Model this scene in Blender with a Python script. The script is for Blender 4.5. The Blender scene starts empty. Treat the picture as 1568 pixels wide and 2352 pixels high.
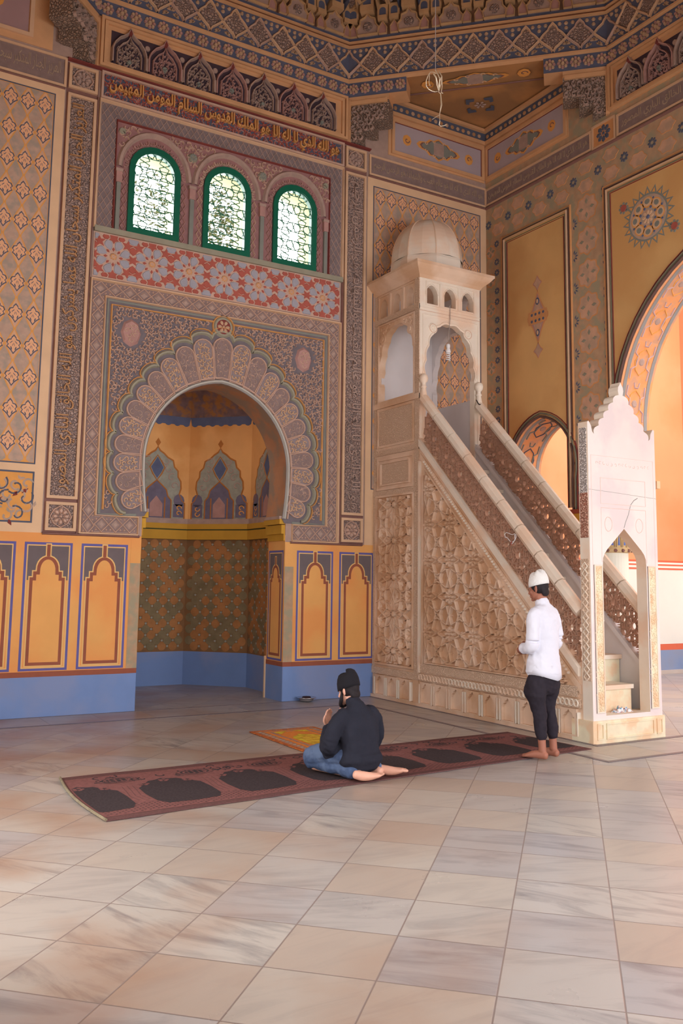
import bpy, math, random
from mathutils import Vector, Matrix
from mathutils.geometry import tessellate_polygon
random.seed(7)
PI = math.pi
sc = bpy.context.scene
COL = sc.collection
XE = 8.664            # right wall plane
WT = 0.5              # wall thickness
XM, XM2 = 6.549, 7.60  # pulpit flanks

# ------------------------------------------------------------------ materials
def lin(c):
    return tuple(((v/255)/12.92 if v/255 <= .04045 else ((v/255+.055)/1.055)**2.4) for v in c)
KAL = 0.86
TINT = (1.0, .88, .78)   # warm cast of the interior light, taken out of the paint colours
def alb(c, k=None):
    k = k or KAL
    return tuple(min(.86, v/k/t) for v, t in zip(lin(c), TINT)) + (1,)
MATS = {}
def M(name, col, var=.10, scl=5, rough=.8, bump=0., bscl=60, spec=.25, col2=None, c2scl=2.0, metal=0., k=None, c2amt=(.45, .6)):
    if name in MATS: return MATS[name]
    m = bpy.data.materials.new(name); m.use_nodes = True
    nt = m.node_tree; b = nt.nodes['Principled BSDF']
    b.inputs['Roughness'].default_value = rough
    b.inputs['Metallic'].default_value = metal
    b.inputs['Specular IOR Level'].default_value = spec
    base = alb(col, k)
    geo = nt.nodes.new('ShaderNodeNewGeometry')
    n = nt.nodes.new('ShaderNodeTexNoise'); n.inputs['Scale'].default_value = scl; n.inputs['Detail'].default_value = 5
    nt.links.new(geo.outputs['Position'], n.inputs['Vector'])
    cr = nt.nodes.new('ShaderNodeValToRGB')
    cr.color_ramp.elements[0].position = .3; cr.color_ramp.elements[1].position = .7
    cr.color_ramp.elements[0].color = tuple(v*(1-var) for v in base[:3])+(1,)
    cr.color_ramp.elements[1].color = tuple(min(.9, v*(1+var)) for v in base[:3])+(1,)
    nt.links.new(n.outputs['Fac'], cr.inputs['Fac'])
    out = cr.outputs['Color']
    if col2 is not None:
        n2 = nt.nodes.new('ShaderNodeTexNoise'); n2.inputs['Scale'].default_value = c2scl; n2.inputs['Detail'].default_value = 6
        nt.links.new(geo.outputs['Position'], n2.inputs['Vector'])
        r2 = nt.nodes.new('ShaderNodeValToRGB')
        r2.color_ramp.elements[0].position = c2amt[0]; r2.color_ramp.elements[1].position = c2amt[1]
        nt.links.new(n2.outputs['Fac'], r2.inputs['Fac'])
        mx = nt.nodes.new('ShaderNodeMix'); mx.data_type = 'RGBA'
        nt.links.new(r2.outputs['Color'], mx.inputs['Factor'])
        nt.links.new(out, mx.inputs['A']); mx.inputs['B'].default_value = alb(col2, k)
        out = mx.outputs['Result']
    nt.links.new(out, b.inputs['Base Color'])
    if bump:
        n3 = nt.nodes.new('ShaderNodeTexNoise'); n3.inputs['Scale'].default_value = bscl; n3.inputs['Detail'].default_value = 3
        nt.links.new(geo.outputs['Position'], n3.inputs['Vector'])
        bp = nt.nodes.new('ShaderNodeBump'); bp.inputs['Strength'].default_value = bump; bp.inputs['Distance'].default_value = .01
        nt.links.new(n3.outputs['Fac'], bp.inputs['Height']); nt.links.new(bp.outputs['Normal'], b.inputs['Normal'])
    MATS[name] = m
    return m

def carved(name, hi, lo, scl=34, depth=.02, k=None):
    """shallow carved scrollwork: raised tone hi, ground tone lo"""
    if name in MATS: return MATS[name]
    m = bpy.data.materials.new(name); m.use_nodes = True
    nt = m.node_tree; b = nt.nodes['Principled BSDF']; b.inputs['Roughness'].default_value = .85
    b.inputs['Specular IOR Level'].default_value = .2
    geo = nt.nodes.new('ShaderNodeNewGeometry')
    nz = nt.nodes.new('ShaderNodeTexNoise'); nz.inputs['Scale'].default_value = scl*.45; nz.inputs['Detail'].default_value = 2
    nt.links.new(geo.outputs['Position'], nz.inputs['Vector'])
    ad = nt.nodes.new('ShaderNodeVectorMath'); ad.operation = 'MULTIPLY_ADD'
    ad.inputs[1].default_value = (.06, .06, .06)
    nt.links.new(nz.outputs['Color'], ad.inputs[0]); nt.links.new(geo.outputs['Position'], ad.inputs[2])
    v = nt.nodes.new('ShaderNodeTexVoronoi'); v.feature = 'DISTANCE_TO_EDGE'; v.inputs['Scale'].default_value = scl
    nt.links.new(ad.outputs[0], v.inputs['Vector'])
    cr = nt.nodes.new('ShaderNodeValToRGB'); cr.color_ramp.elements[0].position = .05; cr.color_ramp.elements[1].position = .16
    cr.color_ramp.elements[0].color = alb(lo, k); cr.color_ramp.elements[1].color = alb(hi, k)
    nt.links.new(v.outputs['Distance'], cr.inputs['Fac']); nt.links.new(cr.outputs['Color'], b.inputs['Base Color'])
    bp = nt.nodes.new('ShaderNodeBump'); bp.inputs['Strength'].default_value = .9; bp.inputs['Distance'].default_value = depth
    r = nt.nodes.new('ShaderNodeMapRange'); r.inputs['From Max'].default_value = .2
    nt.links.new(v.outputs['Distance'], r.inputs['Value']); nt.links.new(r.outputs['Result'], bp.inputs['Height'])
    nt.links.new(bp.outputs['Normal'], b.inputs['Normal'])
    MATS[name] = m
    return m

# ------------------------------------------------------------------ mesh builder
class Frame:
    def __init__(s, o, sd, td):
        s.o = Vector(o); s.s = Vector(sd).normalized(); s.t = Vector(td).normalized(); s.d = s.s.cross(s.t)
    def __call__(s, a, b, c=0.):
        v = s.o + s.s*a + s.t*b + s.d*c
        return (v.x, v.y, v.z)
    def off(s, a=0, b=0, c=0, rot=0):
        ss = s.s*math.cos(rot)+s.t*math.sin(rot); tt = s.t*math.cos(rot)-s.s*math.sin(rot)
        return Frame(s(a, b, c), ss, tt)
W3 = Frame((0, 0, 0), (1, 0, 0), (0, 1, 0))
Q = Frame((0, 0, 0), (1, 0, 0), (0, 0, 1))          # back wall: s=x t=z d toward room
R = Frame((XE, 0, 0), (0, -1, 0), (0, 0, 1))        # right wall: s=-y t=z

class MB:
    def __init__(s): s.v = []; s.f = []; s.m = []; s.mats = []
    def mi(s, m):
        if m not in s.mats: s.mats.append(m)
        return s.mats.index(m)
    def add(s, vs, fs, m):
        o = len(s.v); s.v += vs; k = s.mi(m)
        for f in fs: s.f.append(tuple(i+o for i in f)); s.m.append(k)
    def plate(s, F, outer, d0, d1, m, holes=(), ms=None, hm=None, back=True):
        """flat shape with optional holes, from depth d0 (back) to d1 (front)"""
        polys = [list(outer)]+[list(h) for h in holes]
        flat = [p for q in polys for p in q]
        if holes or len(outer) > 4:
            tris = tessellate_polygon([[Vector((p[0], p[1], 0)) for p in q] for q in polys])
        else:
            tris = [tuple(range(len(outer)))]
        def area(t):
            P = [flat[i] for i in t]
            return sum(P[i][0]*P[(i+1) % len(P)][1]-P[(i+1) % len(P)][0]*P[i][1] for i in range(len(P)))
        tris = [t if area(t) > 0 else tuple(reversed(t)) for t in tris]
        s.add([F(p[0], p[1], d1) for p in flat], tris, m)
        if back and abs(d1-d0) > 1e-6:
            s.add([F(p[0], p[1], d0) for p in flat], [tuple(reversed(t)) for t in tris], ms or m)
        if abs(d1-d0) > 1e-6:
            for k, q in enumerate(polys):
                n = len(q); a = sum(q[i][0]*q[(i+1) % n][1]-q[(i+1) % n][0]*q[i][1] for i in range(n))
                if (a < 0) == (k == 0): q = q[::-1]
                vs = [F(p[0], p[1], d0) for p in q]+[F(p[0], p[1], d1) for p in q]
                s.add(vs, [(i, (i+1) % n, n+(i+1) % n, n+i) for i in range(n)], (hm[k-1] if hm and k > 0 else (ms or m)))
    def rect(s, F, a, b, c, d, d0, d1, m, ms=None):
        s.plate(F, [(a, b), (c, b), (c, d), (a, d)], d0, d1, m, ms=ms)
    def frame(s, F, a, b, c, d, w, d0, d1, m):
        s.plate(F, [(a, b), (c, b), (c, d), (a, d)], d0, d1, m, holes=[[(a+w, b+w), (c-w, b+w), (c-w, d-w), (a+w, d-w)]])
    def ribbon(s, F, pts, w, d0, d1, m, closed=False):
        """raised moulding of triangular section along a 2D path"""
        n = len(pts)
        if n < 2: return
        L = []; 
        for i in range(n):
            if closed: a, b = pts[i-1], pts[(i+1) % n]
            else: a, b = pts[max(0, i-1)], pts[min(n-1, i+1)]
            dx, dy = b[0]-a[0], b[1]-a[1]; l = math.hypot(dx, dy) or 1
            nx, ny = -dy/l*w/2, dx/l*w/2
            p = pts[i]
            L += [F(p[0]+nx, p[1]+ny, d0), F(p[0]+nx*.4, p[1]+ny*.4, d1), F(p[0]-nx*.4, p[1]-ny*.4, d1), F(p[0]-nx, p[1]-ny, d0)]
        fs = []
        for i in range(n if closed else n-1):
            j = (i+1) % n
            for k in range(3): fs.append((4*i+k, 4*i+k+1, 4*j+k+1, 4*j+k))
        s.add(L, fs, m)
    def pyr(s, F, poly, d0, d1, m, ins=.7):
        """bevelled raised convex tile"""
        n = len(poly); cx = sum(p[0] for p in poly)/n; cy = sum(p[1] for p in poly)/n
        vs = [F(p[0], p[1], d0) for p in poly]+[F(cx+(p[0]-cx)*ins, cy+(p[1]-cy)*ins, d1) for p in poly]
        a = sum(poly[i][0]*poly[(i+1) % n][1]-poly[(i+1) % n][0]*poly[i][1] for i in range(n))
        fs = [(i, (i+1) % n, n+(i+1) % n, n+i) for i in range(n)]+[tuple(range(n, 2*n))]
        if a < 0: fs = [tuple(reversed(f)) for f in fs]
        s.add(vs, fs, m)
    def paint(s, F, poly, d, m):
        s.plate(F, poly, d, d, m)
    def disc(s, F, c, r, d0, d1, m, n=16, ins=.8, ry=None):
        ry = ry or r
        s.pyr(F, [(c[0]+r*math.cos(2*PI*i/n), c[1]+ry*math.sin(2*PI*i/n)) for i in range(n)], d0, d1, m, ins)
    def box(s, x0, y0, z0, x1, y1, z1, m):
        vs = [(x, y, z) for x in (x0, x1) for y in (y0, y1) for z in (z0, z1)]
        s.add(vs, [(0, 1, 3, 2), (4, 6, 7, 5), (0, 4, 5, 1), (2, 3, 7, 6), (0, 2, 6, 4), (1, 5, 7, 3)], m)
    def tube(s, pts, r, m, n=8, cap=True):
        pts = [Vector(p) for p in pts]; N = len(pts); vs = []
        up = Vector((0, 0, 1))
        rr = r if isinstance(r, (list, tuple)) else [r]*N
        pu = None
        for i, p in enumerate(pts):
            t = (pts[min(N-1, i+1)]-pts[max(0, i-1)]).normalized()
            if pu is None: pu = t.orthogonal().normalized()
            u = (pu-t*pu.dot(t)).normalized(); w = t.cross(u); pu = u
            for k in range(n):
                a = 2*PI*k/n; q = p+u*math.cos(a)*rr[i]+w*math.sin(a)*rr[i]; vs.append(tuple(q))
        fs = [(i*n+k, i*n+(k+1) % n, (i+1)*n+(k+1) % n, (i+1)*n+k) for i in range(N-1) for k in range(n)]
        if cap: fs += [tuple(reversed(range(n))), tuple(range((N-1)*n, N*n))]
        s.add(vs, fs, m)
    def lathe(s, c, prof, m, n=24, flute=0, nf=8, ph=0.):
        vs = []
        for r, z in prof:
            for k in range(n):
                a = 2*PI*k/n+ph
                q = r*(1-flute*abs(math.sin(a*nf/2))) if flute else r
                vs.append((c[0]+q*math.cos(a), c[1]+q*math.sin(a), c[2]+z))
        fs = [(i*n+k, i*n+(k+1) % n, (i+1)*n+(k+1) % n, (i+1)*n+k) for i in range(len(prof)-1) for k in range(n)]
        if prof[0][0] > 1e-4: fs.append(tuple(reversed(range(n))))
        if prof[-1][0] > 1e-4: fs.append(tuple(range((len(prof)-1)*n, len(prof)*n)))
        s.add(vs, fs, m)
    def build(s, name, parent=None, smooth=False, **props):
        me = bpy.data.meshes.new(name); me.from_pydata(s.v, [], s.f)
        for m in s.mats: me.materials.append(m)
        me.polygons.foreach_set('material_index', s.m)
        if smooth: me.polygons.foreach_set('use_smooth', [True]*len(me.polygons))
        me.update()
        o = bpy.data.objects.new(name, me); COL.objects.link(o)
        if parent: o.parent = parent
        for k, v in props.items(): o[k] = v
        return o
def empty(name, loc, **props):
    o = bpy.data.objects.new(name, None); o.location = loc; o.empty_display_size = .2; COL.objects.link(o)
    for k, v in props.items(): o[k] = v
    return o
def local(o, parent):
    """keep world coordinates for a mesh written in world space under a placed parent"""
    o.parent = parent; o.matrix_parent_inverse = Matrix.Translation(parent.location).inverted()
    return o

def arc(cx, cy, r, a0, a1, n):
    return [(cx+r*math.cos(math.radians(a0+(a1-a0)*i/n)), cy+r*math.sin(math.radians(a0+(a1-a0)*i/n))) for i in range(n+1)]
def inside(p, poly):
    x, y = p; r = False; n = len(poly)
    for i in range(n):
        x1, y1 = poly[i]; x2, y2 = poly[(i+1) % n]
        if (y1 > y) != (y2 > y) and x < (x2-x1)*(y-y1)/(y2-y1)+x1: r = not r
    return r
def spiral(c, r, a0, turn, n=11, k=.25):
    return [(c[0]+r*(1-(1-k)*i/n)*math.cos(a0+turn*i/n), c[1]+r*(1-(1-k)*i/n)*math.sin(a0+turn*i/n)) for i in range(n+1)]
def scrolls(mb, F, reg, box, pitch, w, d0, d1, m, m2=None, seed=1):
    rnd = random.Random(seed); a, b, c, d = box
    y = b; row = 0
    while y < d:
        x = a+(pitch/2 if row % 2 else 0)
        while x < c:
            p = (x+rnd.uniform(-.12, .12)*pitch, y+rnd.uniform(-.12, .12)*pitch)
            if reg(p):
                t = rnd.choice((-1, 1)); a0 = rnd.uniform(0, 2*PI)
                mb.ribbon(F, spiral(p, pitch*.52, a0, t*4.6), w, d0, d1, m)
                q = (p[0]+pitch*.62*math.cos(a0+2), p[1]+pitch*.62*math.sin(a0+2))
                if reg(q):
                    e = pitch*.26; u, v = math.cos(a0), math.sin(a0)
                    mb.pyr(F, [(q[0]+u*e, q[1]+v*e), (q[0]-v*e*.5, q[1]+u*e*.5), (q[0]-u*e, q[1]-v*e), (q[0]+v*e*.5, q[1]-u*e*.5)], d0, d1, m2 or m, .4)
            x += pitch
        y += pitch*.86; row += 1

def hankin(polys, theta):
    """star-pattern strapwork: two rays from every edge midpoint of every tile"""
    out = []
    th = math.radians(theta)
    for P in polys:
        n = len(P); cx = sum(p[0] for p in P)/n; cy = sum(p[1] for p in P)/n
        mid = [((P[i][0]+P[(i+1) % n][0])/2, (P[i][1]+P[(i+1) % n][1])/2) for i in range(n)]
        for i in range(n):
            j = (i+1) % n; A = mid[i]; B = mid[j]
            e1 = (P[j][0]-P[i][0], P[j][1]-P[i][1]); k = (j+1) % n
            e2 = (P[k][0]-P[j][0], P[k][1]-P[j][1])
            ar = 1 if (e1[0]*(cy-P[i][1])-e1[1]*(cx-P[i][0])) > 0 else -1
            c_, s_ = math.cos(th*ar), math.sin(th*ar)
            d1 = (e1[0]*c_-e1[1]*s_, e1[0]*s_+e1[1]*c_)
            e2 = (-e2[0], -e2[1]); d2 = (e2[0]*c_+e2[1]*s_, -e2[0]*s_+e2[1]*c_)
            det = d1[0]*d2[1]-d1[1]*d2[0]
            if abs(det) < 1e-9: continue
            t = ((B[0]-A[0])*d2[1]-(B[1]-A[1])*d2[0])/det
            K = (A[0]+d1[0]*t, A[1]+d1[1]*t)
            out.append((A, K)); out.append((K, B))
    return out
def tiles488(a, x0, y0, x1, y1, ox=0, oy=0):
    e = a/(1+math.sqrt(2)); h = a/2; q = e/2; P = []; C = []
    i0 = int((x0-ox)/a)-1; i1 = int((x1-ox)/a)+2; j0 = int((y0-oy)/a)-1; j1 = int((y1-oy)/a)+2
    for i in range(i0, i1):
        for j in range(j0, j1):
            cx, cy = ox+i*a, oy+j*a; C.append((cx, cy))
            P.append([(cx+h, cy-q), (cx+h, cy+q), (cx+q, cy+h), (cx-q, cy+h), (cx-h, cy+q), (cx-h, cy-q), (cx-q, cy-h), (cx+q, cy-h)])
            P.append([(cx+h, cy+q), (cx+h+(h-q), cy+h), (cx+h, cy+h+(h-q)), (cx+q, cy+h)])
    return P, C
def clipseg(a, b, reg, n=6):
    """pieces of the segment inside a region"""
    out = []; run = []
    for i in range(n+1):
        p = (a[0]+(b[0]-a[0])*i/n, a[1]+(b[1]-a[1])*i/n)
        if reg(p): run.append(p)
        else:
            if len(run) > 1: out.append((run[0], run[-1]))
            run = []
    if len(run) > 1: out.append((run[0], run[-1]))
    return out
def rosette(mb, F, c, r, d0, d1, m, n=8, core=True):
    for k in range(n):
        a = 2*PI*k/n; u, v = math.cos(a), math.sin(a)
        pl = [(.22, 0), (.5, .22), (.82, .24), (1.0, 0), (.82, -.24), (.5, -.22)]
        mb.pyr(F, [(c[0]+r*(x*u-y*v), c[1]+r*(x*v+y*u)) for x, y in pl], d0, d1, m, .55)
    if core: mb.disc(F, c, r*.2, d0, d1, m, 8, .5)

FORMS = {'ا': 'FE8D FE8E', 'ب': 'FE8F FE90 FE91 FE92', 'ت': 'FE95 FE96 FE97 FE98', 'ج': 'FE9D FE9E FE9F FEA0', 'ح': 'FEA1 FEA2 FEA3 FEA4', 'خ': 'FEA5 FEA6 FEA7 FEA8', 'د': 'FEA9 FEAA', 'ذ': 'FEAB FEAC', 'ر': 'FEAD FEAE', 'ز': 'FEAF FEB0', 'س': 'FEB1 FEB2 FEB3 FEB4', 'ش': 'FEB5 FEB6 FEB7 FEB8', 'ص': 'FEB9 FEBA FEBB FEBC', 'ع': 'FEC9 FECA FECB FECC', 'غ': 'FECD FECE FECF FED0', 'ق': 'FED5 FED6 FED7 FED8', 'ك': 'FED9 FEDA FEDB FEDC', 'ل': 'FEDD FEDE FEDF FEE0', 'م': 'FEE1 FEE2 FEE3 FEE4', 'ن': 'FEE5 FEE6 FEE7 FEE8', 'ه': 'FEE9 FEEA FEEB FEEC', 'و': 'FEED FEEE', 'ي': 'FEF1 FEF2 FEF3 FEF4', 'ى': 'FEEF FEF0', 'ض': 'FEBD FEBE FEBF FEC0', 'ئ': 'FE89 FE8A FE8B FE8C', 'ف': 'FED1 FED2 FED3 FED4'}
def shape_ar(t):
    o = []
    for w in t.split():
        r = []
        for i, c in enumerate(w):
            f = FORMS[c].split(); prev = i > 0 and len(FORMS[w[i-1]].split()) == 4; nxt = i < len(w)-1 and len(f) == 4
            r.append(chr(int(f[(3 if nxt else 1) if prev else (2 if nxt else 0)], 16)))
        o.append(''.join(r))
    return ' '.join(o)[::-1]
def lettering(mb, F, text, s0, t0, wid, hei, d0, d1, m, bold=.012):
    """raised Arabic lettering fitted into a wid x hei box of frame F"""
    c = bpy.data.curves.new('lettering', 'FONT'); c.body = shape_ar(text); c.size = 1; c.offset = bold; c.resolution_u = 3
    c.extrude = .05
    o = bpy.data.objects.new('lettering', c); COL.objects.link(o)
    bpy.context.view_layer.update()
    e = o.evaluated_get(bpy.context.evaluated_depsgraph_get()); me = e.to_mesh()
    vs = [tuple(v.co) for v in me.vertices]; fs = [tuple(p.vertices) for p in me.polygons]
    e.to_mesh_clear(); bpy.data.objects.remove(o)
    if not vs: return
    x0 = min(v[0] for v in vs); x1 = max(v[0] for v in vs); y0 = min(v[1] for v in vs); y1 = max(v[1] for v in vs)
    kx = wid/(x1-x0); ky = hei/(y1-y0)
    mb.add([F(s0+(v[0]-x0)*kx, t0+(v[1]-y0)*ky, d1 if v[2] > 0 else d0) for v in vs], fs, m)
# ------------------------------------------------------------------ palette
cream = M('cream_plaster', (218, 174, 132), .06, 3, bump=.15)
cream2 = M('pale_trim', (206, 162, 124), .06, 4)
taupe = M('taupe_plaster', (168, 136, 118), .10, 9, bump=.3)
tdark = M('taupe_ground', (134, 108, 98), .12, 12, bump=.4)
pink = M('pink_relief', (190, 150, 126), .08, 9, bump=.2)
pinkd = M('dusky_pink', (172, 126, 112), .1, 9)
brownl = M('brown_line', (128, 88, 76), .1, 8)
wine = M('wine_paint', (122, 56, 48), .1, 8)
gold = M('gold_paint', (206, 144, 84), .1, 8)
goldd = M('old_gold', (176, 126, 84), .16, 10)
olive = M('olive_grey', (148, 136, 112), .08, 6)
greyg = M('grey_green', (128, 124, 110), .07, 5)
slate = M('slate_blue', (88, 92, 112), .10, 7)
slateg = M('slate_grey', (84, 84, 94), .10, 7)
bluegr = M('blue_grey_petal', (158, 148, 148), .07, 8)
redp = M('brick_red_paint', (166, 84, 68), .1, 8)
orangel = M('orange_line', (216, 146, 74), .08, 6)
cell = M('pink_grey_cell', (182, 146, 122), .09, 10, col2=(162, 140, 120), c2scl=9)
dadoO = M('dado_orange', (238, 156, 86), .05, 2.5, col2=(230, 144, 78), c2scl=1.2, bump=.06)
dadoB = M('dado_blue', (112, 130, 166), .06, 2.0, rough=.55, col2=(124, 132, 160), c2scl=1.5)
dadoR = M('dado_red_brown', (146, 80, 58), .08, 6)
dadoG = M('dado_charcoal', (108, 92, 88), .06, 6)
dadoV = M('dado_violet_line', (98, 88, 136), .06, 6)
peach = M('peach_line', (246, 172, 104), .04, 6)
green = M('green_gloss_paint', (10, 92, 66), .05, 3, rough=.35, spec=.5)
carvT = carved('carved_taupe', (174, 142, 124), (142, 118, 108), 30)
carvP = carved('carved_pink', (186, 146, 126), (112, 94, 104), 34)
carvB = carved('carved_browngrey', (164, 134, 112), (134, 110, 94), 26)
carvR = carved('carved_red', (150, 108, 98), (120, 62, 58), 30)
sideY = M('ochre_wall', (208, 158, 98), .07, 1.6, col2=(200, 146, 88), c2scl=1.1, bump=.08)
sideG = M('faded_floral_ground', (176, 138, 104), .1, 9, col2=(156, 138, 108), c2scl=7)
sideO = M('faded_orange', (200, 136, 84), .08, 8)
roomO = M('apricot_wall', (238, 154, 104), .04, 1.2, col2=(232, 146, 94), c2scl=.8, k=.98)
roomC = M('ivory_wall', (246, 224, 200), .04, 1.2, k=.95)
stripe = M('stripe_red', (218, 104, 72), .05, 4, k=.95)
nicheO = M('niche_orange', (222, 160, 96), .08, 2, col2=(206, 140, 76), c2scl=1.4)
nicheY = M('niche_mustard', (192, 138, 48), .06, 4)
nicheT = M('niche_tile_ground', (128, 88, 54), .12, 6, bump=.2)
nicheA = M('niche_disc_orange', (164, 106, 60), .16, 7)
nicheB = M('niche_disc_olive', (126, 104, 72), .16, 7)
intr = M('reveal_brown', (176, 120, 84), .12, 3, col2=(150, 120, 96), c2scl=4)
revW = M('window_reveal_limewash', (176, 158, 116), .08, 4)
roofm = M('roof_plaster', (150, 110, 82), .08, 2)
blueb = M('band_blue', (90, 90, 104), .12, 6)
orn = M('cornice_orange', (204, 150, 104), .08, 4, bump=.2)
leafc = M('leaf_buff', (186, 146, 112), .1, 10)
lozen = carved('lozenge_relief', (174, 140, 120), (148, 122, 110), 26)

CX = 4.13
# outlines -----------------------------------------------------------------
def mihrab_outline(off=0., foot=True):
    r = []
    for i in range(0, 9):
        z = 2.42+(3.08-2.42)*i/8
        r.append((CX+.99+off-.22*(3.08-z)**2*.5, z))
    a1 = math.degrees(math.acos(.1/(1.09+off)))
    r += arc(CX-.1, 3.08, 1.09+off, 4, a1, 16)
    l = [(2*CX-x, z) for x, z in reversed(r[:-1])]
    o = r+l
    if foot: o = [(CX+1.0+off, -.06), (CX+1.0+off, 2.40)]+o+[(CX-1.0-off, 2.40), (CX-1.0-off, -.06)]
    return o
def win_outline(c, hw, z0, zs, zt, n=12):
    ry = zt-zs
    return [(c-hw, z0), (c+hw, z0)]+[(c+hw*math.cos(PI*i/n), zs+ry*math.sin(PI*i/n)) for i in range(n+1)]
WC = [3.11, 4.13, 5.165]

# ------------------------------------------------------------------ back wall
wb = MB()
holes = [mihrab_outline(), ]+[win_outline(c, .335, 5.96, 6.82, 7.15) for c in WC]
wb.plate(Q, [(-.36, -.11), (XE+WT, -.11), (XE+WT, 10.9), (-.36, 10.9)], -WT, 0, taupe, holes=holes, hm=[intr, revW, revW, revW])
wall_back = wb.build('wall_back', kind='structure')

# plain painted grounds on the back wall (dado, cream fields)
pb = MB()
for a, b in ((-.36, CX-1.13), (CX+1.13, XM)):
    pb.rect(Q, a, 0, b, .455, 0, .008, dadoB)
    pb.rect(Q, a, .455, b, .515, 0, .010, dadoR)
    pb.rect(Q, a, .515, b, 2.11, 0, .006, dadoO)
# chamfers beside the niche mouth
for sgn in (-1, 1):
    x0 = CX+sgn*1.0; x1 = CX+sgn*1.13
    for z0, z1, m in ((0, .455, dadoB), (.455, .515, dadoR), (.515, 1.78, taupe)):
        P = [(x0, -.13, z0), (x1, 0, z0), (x1, 0, z1), (x0, -.13, z1)]
    # bevelled corner strip built as a thin wedge
    for z0, z1, m in ((0, .455, dadoB), (.455, .515, dadoR), (.515, 1.78, sideG), (1.78, 2.11, dadoO)):
        pb.add([(x0, -.004, z0), (x1, -.008, z0), (x1, -.008, z1), (x0, -.004, z1)], [(0, 1, 2, 3) if sgn > 0 else (3, 2, 1, 0)], m)
# dado painted panels
def dado_panel(F, a, b, z0=.524, z1=2.0, e=.006):
    w = b-a; c = (a+b)/2
    def ring(i, m, d):
        pb.plate(F, [(a+i, z0+i), (b-i, z0+i), (b-i, z1-i), (a+i, z1-i)], d, d, m)
    ring(0, dadoV, e+.0012); ring(.028, peach, e+.0020); ring(.042, dadoO, e+.0028); 
    zs = 1.66-(z1-2.0)*-1
    k = w/.56
    def arch(i, low=z0+.06):
        h = w/2-.075*k-i
        pts = [(c-h, low+i), (c+h, low+i), (c+h, zs-.07*k-i), (c+h-.038*k, zs-.07*k-i), (c+h-.038*k, zs-i), (c+h-.078*k, zs-i)]
        rr = h-.078*k
        pts += [(c+rr*math.cos(PI*j/12), zs-i*.6+.015*k+(.165*k-i*.4)*math.sin(PI*j/12)**.9) for j in range(1, 12)]
        pts += [(c-h+.078*k, zs-i), (c-h+.038*k, zs-i), (c-h+.038*k, zs-.07*k-i), (c-h, zs-.07*k-i)]
        return pts
    # charcoal spandrel
    pb.plate(F, [(a+.042, zs-.10), (b-.042, zs-.10), (b-.042, z1-.042), (a+.042, z1-.042)], e+.0034, e+.0034, dadoG)
    pb.plate(F, arch(-.014), e+.0040, e+.0040, peach)
    pb.plate(F, [(c-.034*k, zs+.18*k), (c+.034*k, zs+.18*k), (c+.034*k, zs+.335*k), (c-.034*k, zs+.335*k)], e+.0042, e+.0042, peach)
    pb.plate(F, arch(0), e+.0048, e+.0048, dadoR)
    pb.plate(F, [(c-.020*k, zs+.18*k), (c+.020*k, zs+.18*k), (c+.020*k, zs+.32*k), (c-.020*k, zs+.32*k)], e+.0050, e+.0050, dadoR)
    pb.plate(F, arch(.036), e+.0056, e+.0056, dadoO)
for a, b in ((.45, 1.01), (1.09, 1.65), (1.745, 2.295), (2.40, 2.965), (5.31, 5.88), (5.98, 6.545)):
    dado_panel(Q, a, b)
# jamb panels inside the niche mouth
JR = Frame((CX+1.0, 0, 0), (0, -1, 0), (0, 0, 1)); JL = Frame((CX-1.0, 0, 0), (0, 1, 0), (0, 0, 1))
for F, s0 in ((JR, -.5), (JL, 0.)):
    pb.rect(F, s0, 0, s0+.5, .455, 0, .004, dadoB); pb.rect(F, s0, .455, s0+.5, .515, 0, .005, dadoR)
    pb.rect(F, s0, .515, s0+.5, 2.2, 0, .003, dadoO)
    dado_panel(F, s0+.03, s0+.47, e=.004)
pb.build('dado', wall_back)

# cream fields and flower lattice of the two flanking bays
cellf = M('peach_cell', (212, 158, 116), .08, 8, col2=(196, 150, 124), c2scl=6)
petalf = M('peach_petal', (222, 162, 118), .06, 9)
def fleur(mb, F, c, h, d):
    """painted three-lobed flower on a slate outline"""
    def lobe(cx, cy, rx, ry, a, m, dd, n=8):
        u, v = math.cos(a), math.sin(a)
        mb.plate(F, [(cx+rx*math.cos(2*PI*i/n)*u-ry*math.sin(2*PI*i/n)*v, cy+rx*math.cos(2*PI*i/n)*v+ry*math.sin(2*PI*i/n)*u) for i in range(n)], dd, dd, m)
    x, y = c
    og = [(0, .5), (.11, .37), (.14, .27), (.29, .23), (.36, .08), (.27, -.01), (.35, -.14), (.24, -.21), (.14, -.30), (0, -.5)]
    for k, m, dd in ((1., slateg, 0), (.83, petalf, .0006)):
        P = [(x+p*h*k, y+q*h*k*1.02) for p, q in og]+[(x-p*h*k, y+q*h*k*1.02) for p, q in reversed(og[1:-1])]
        mb.plate(F, P, d+dd, d+dd, m)
    for sg in (-1, 1):
        lobe(x+sg*.105*h, y-.20*h, .030*h, .095*h, sg*-.35, slateg, d+.0012)
        lobe(x+sg*.12*h, y+.10*h, .018*h, .10*h, sg*.75, slateg, d+.0012)
        lobe(x+sg*.035*h, y-.02*h, .012*h, .09*h, sg*.25, slateg, d+.0012)
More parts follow.
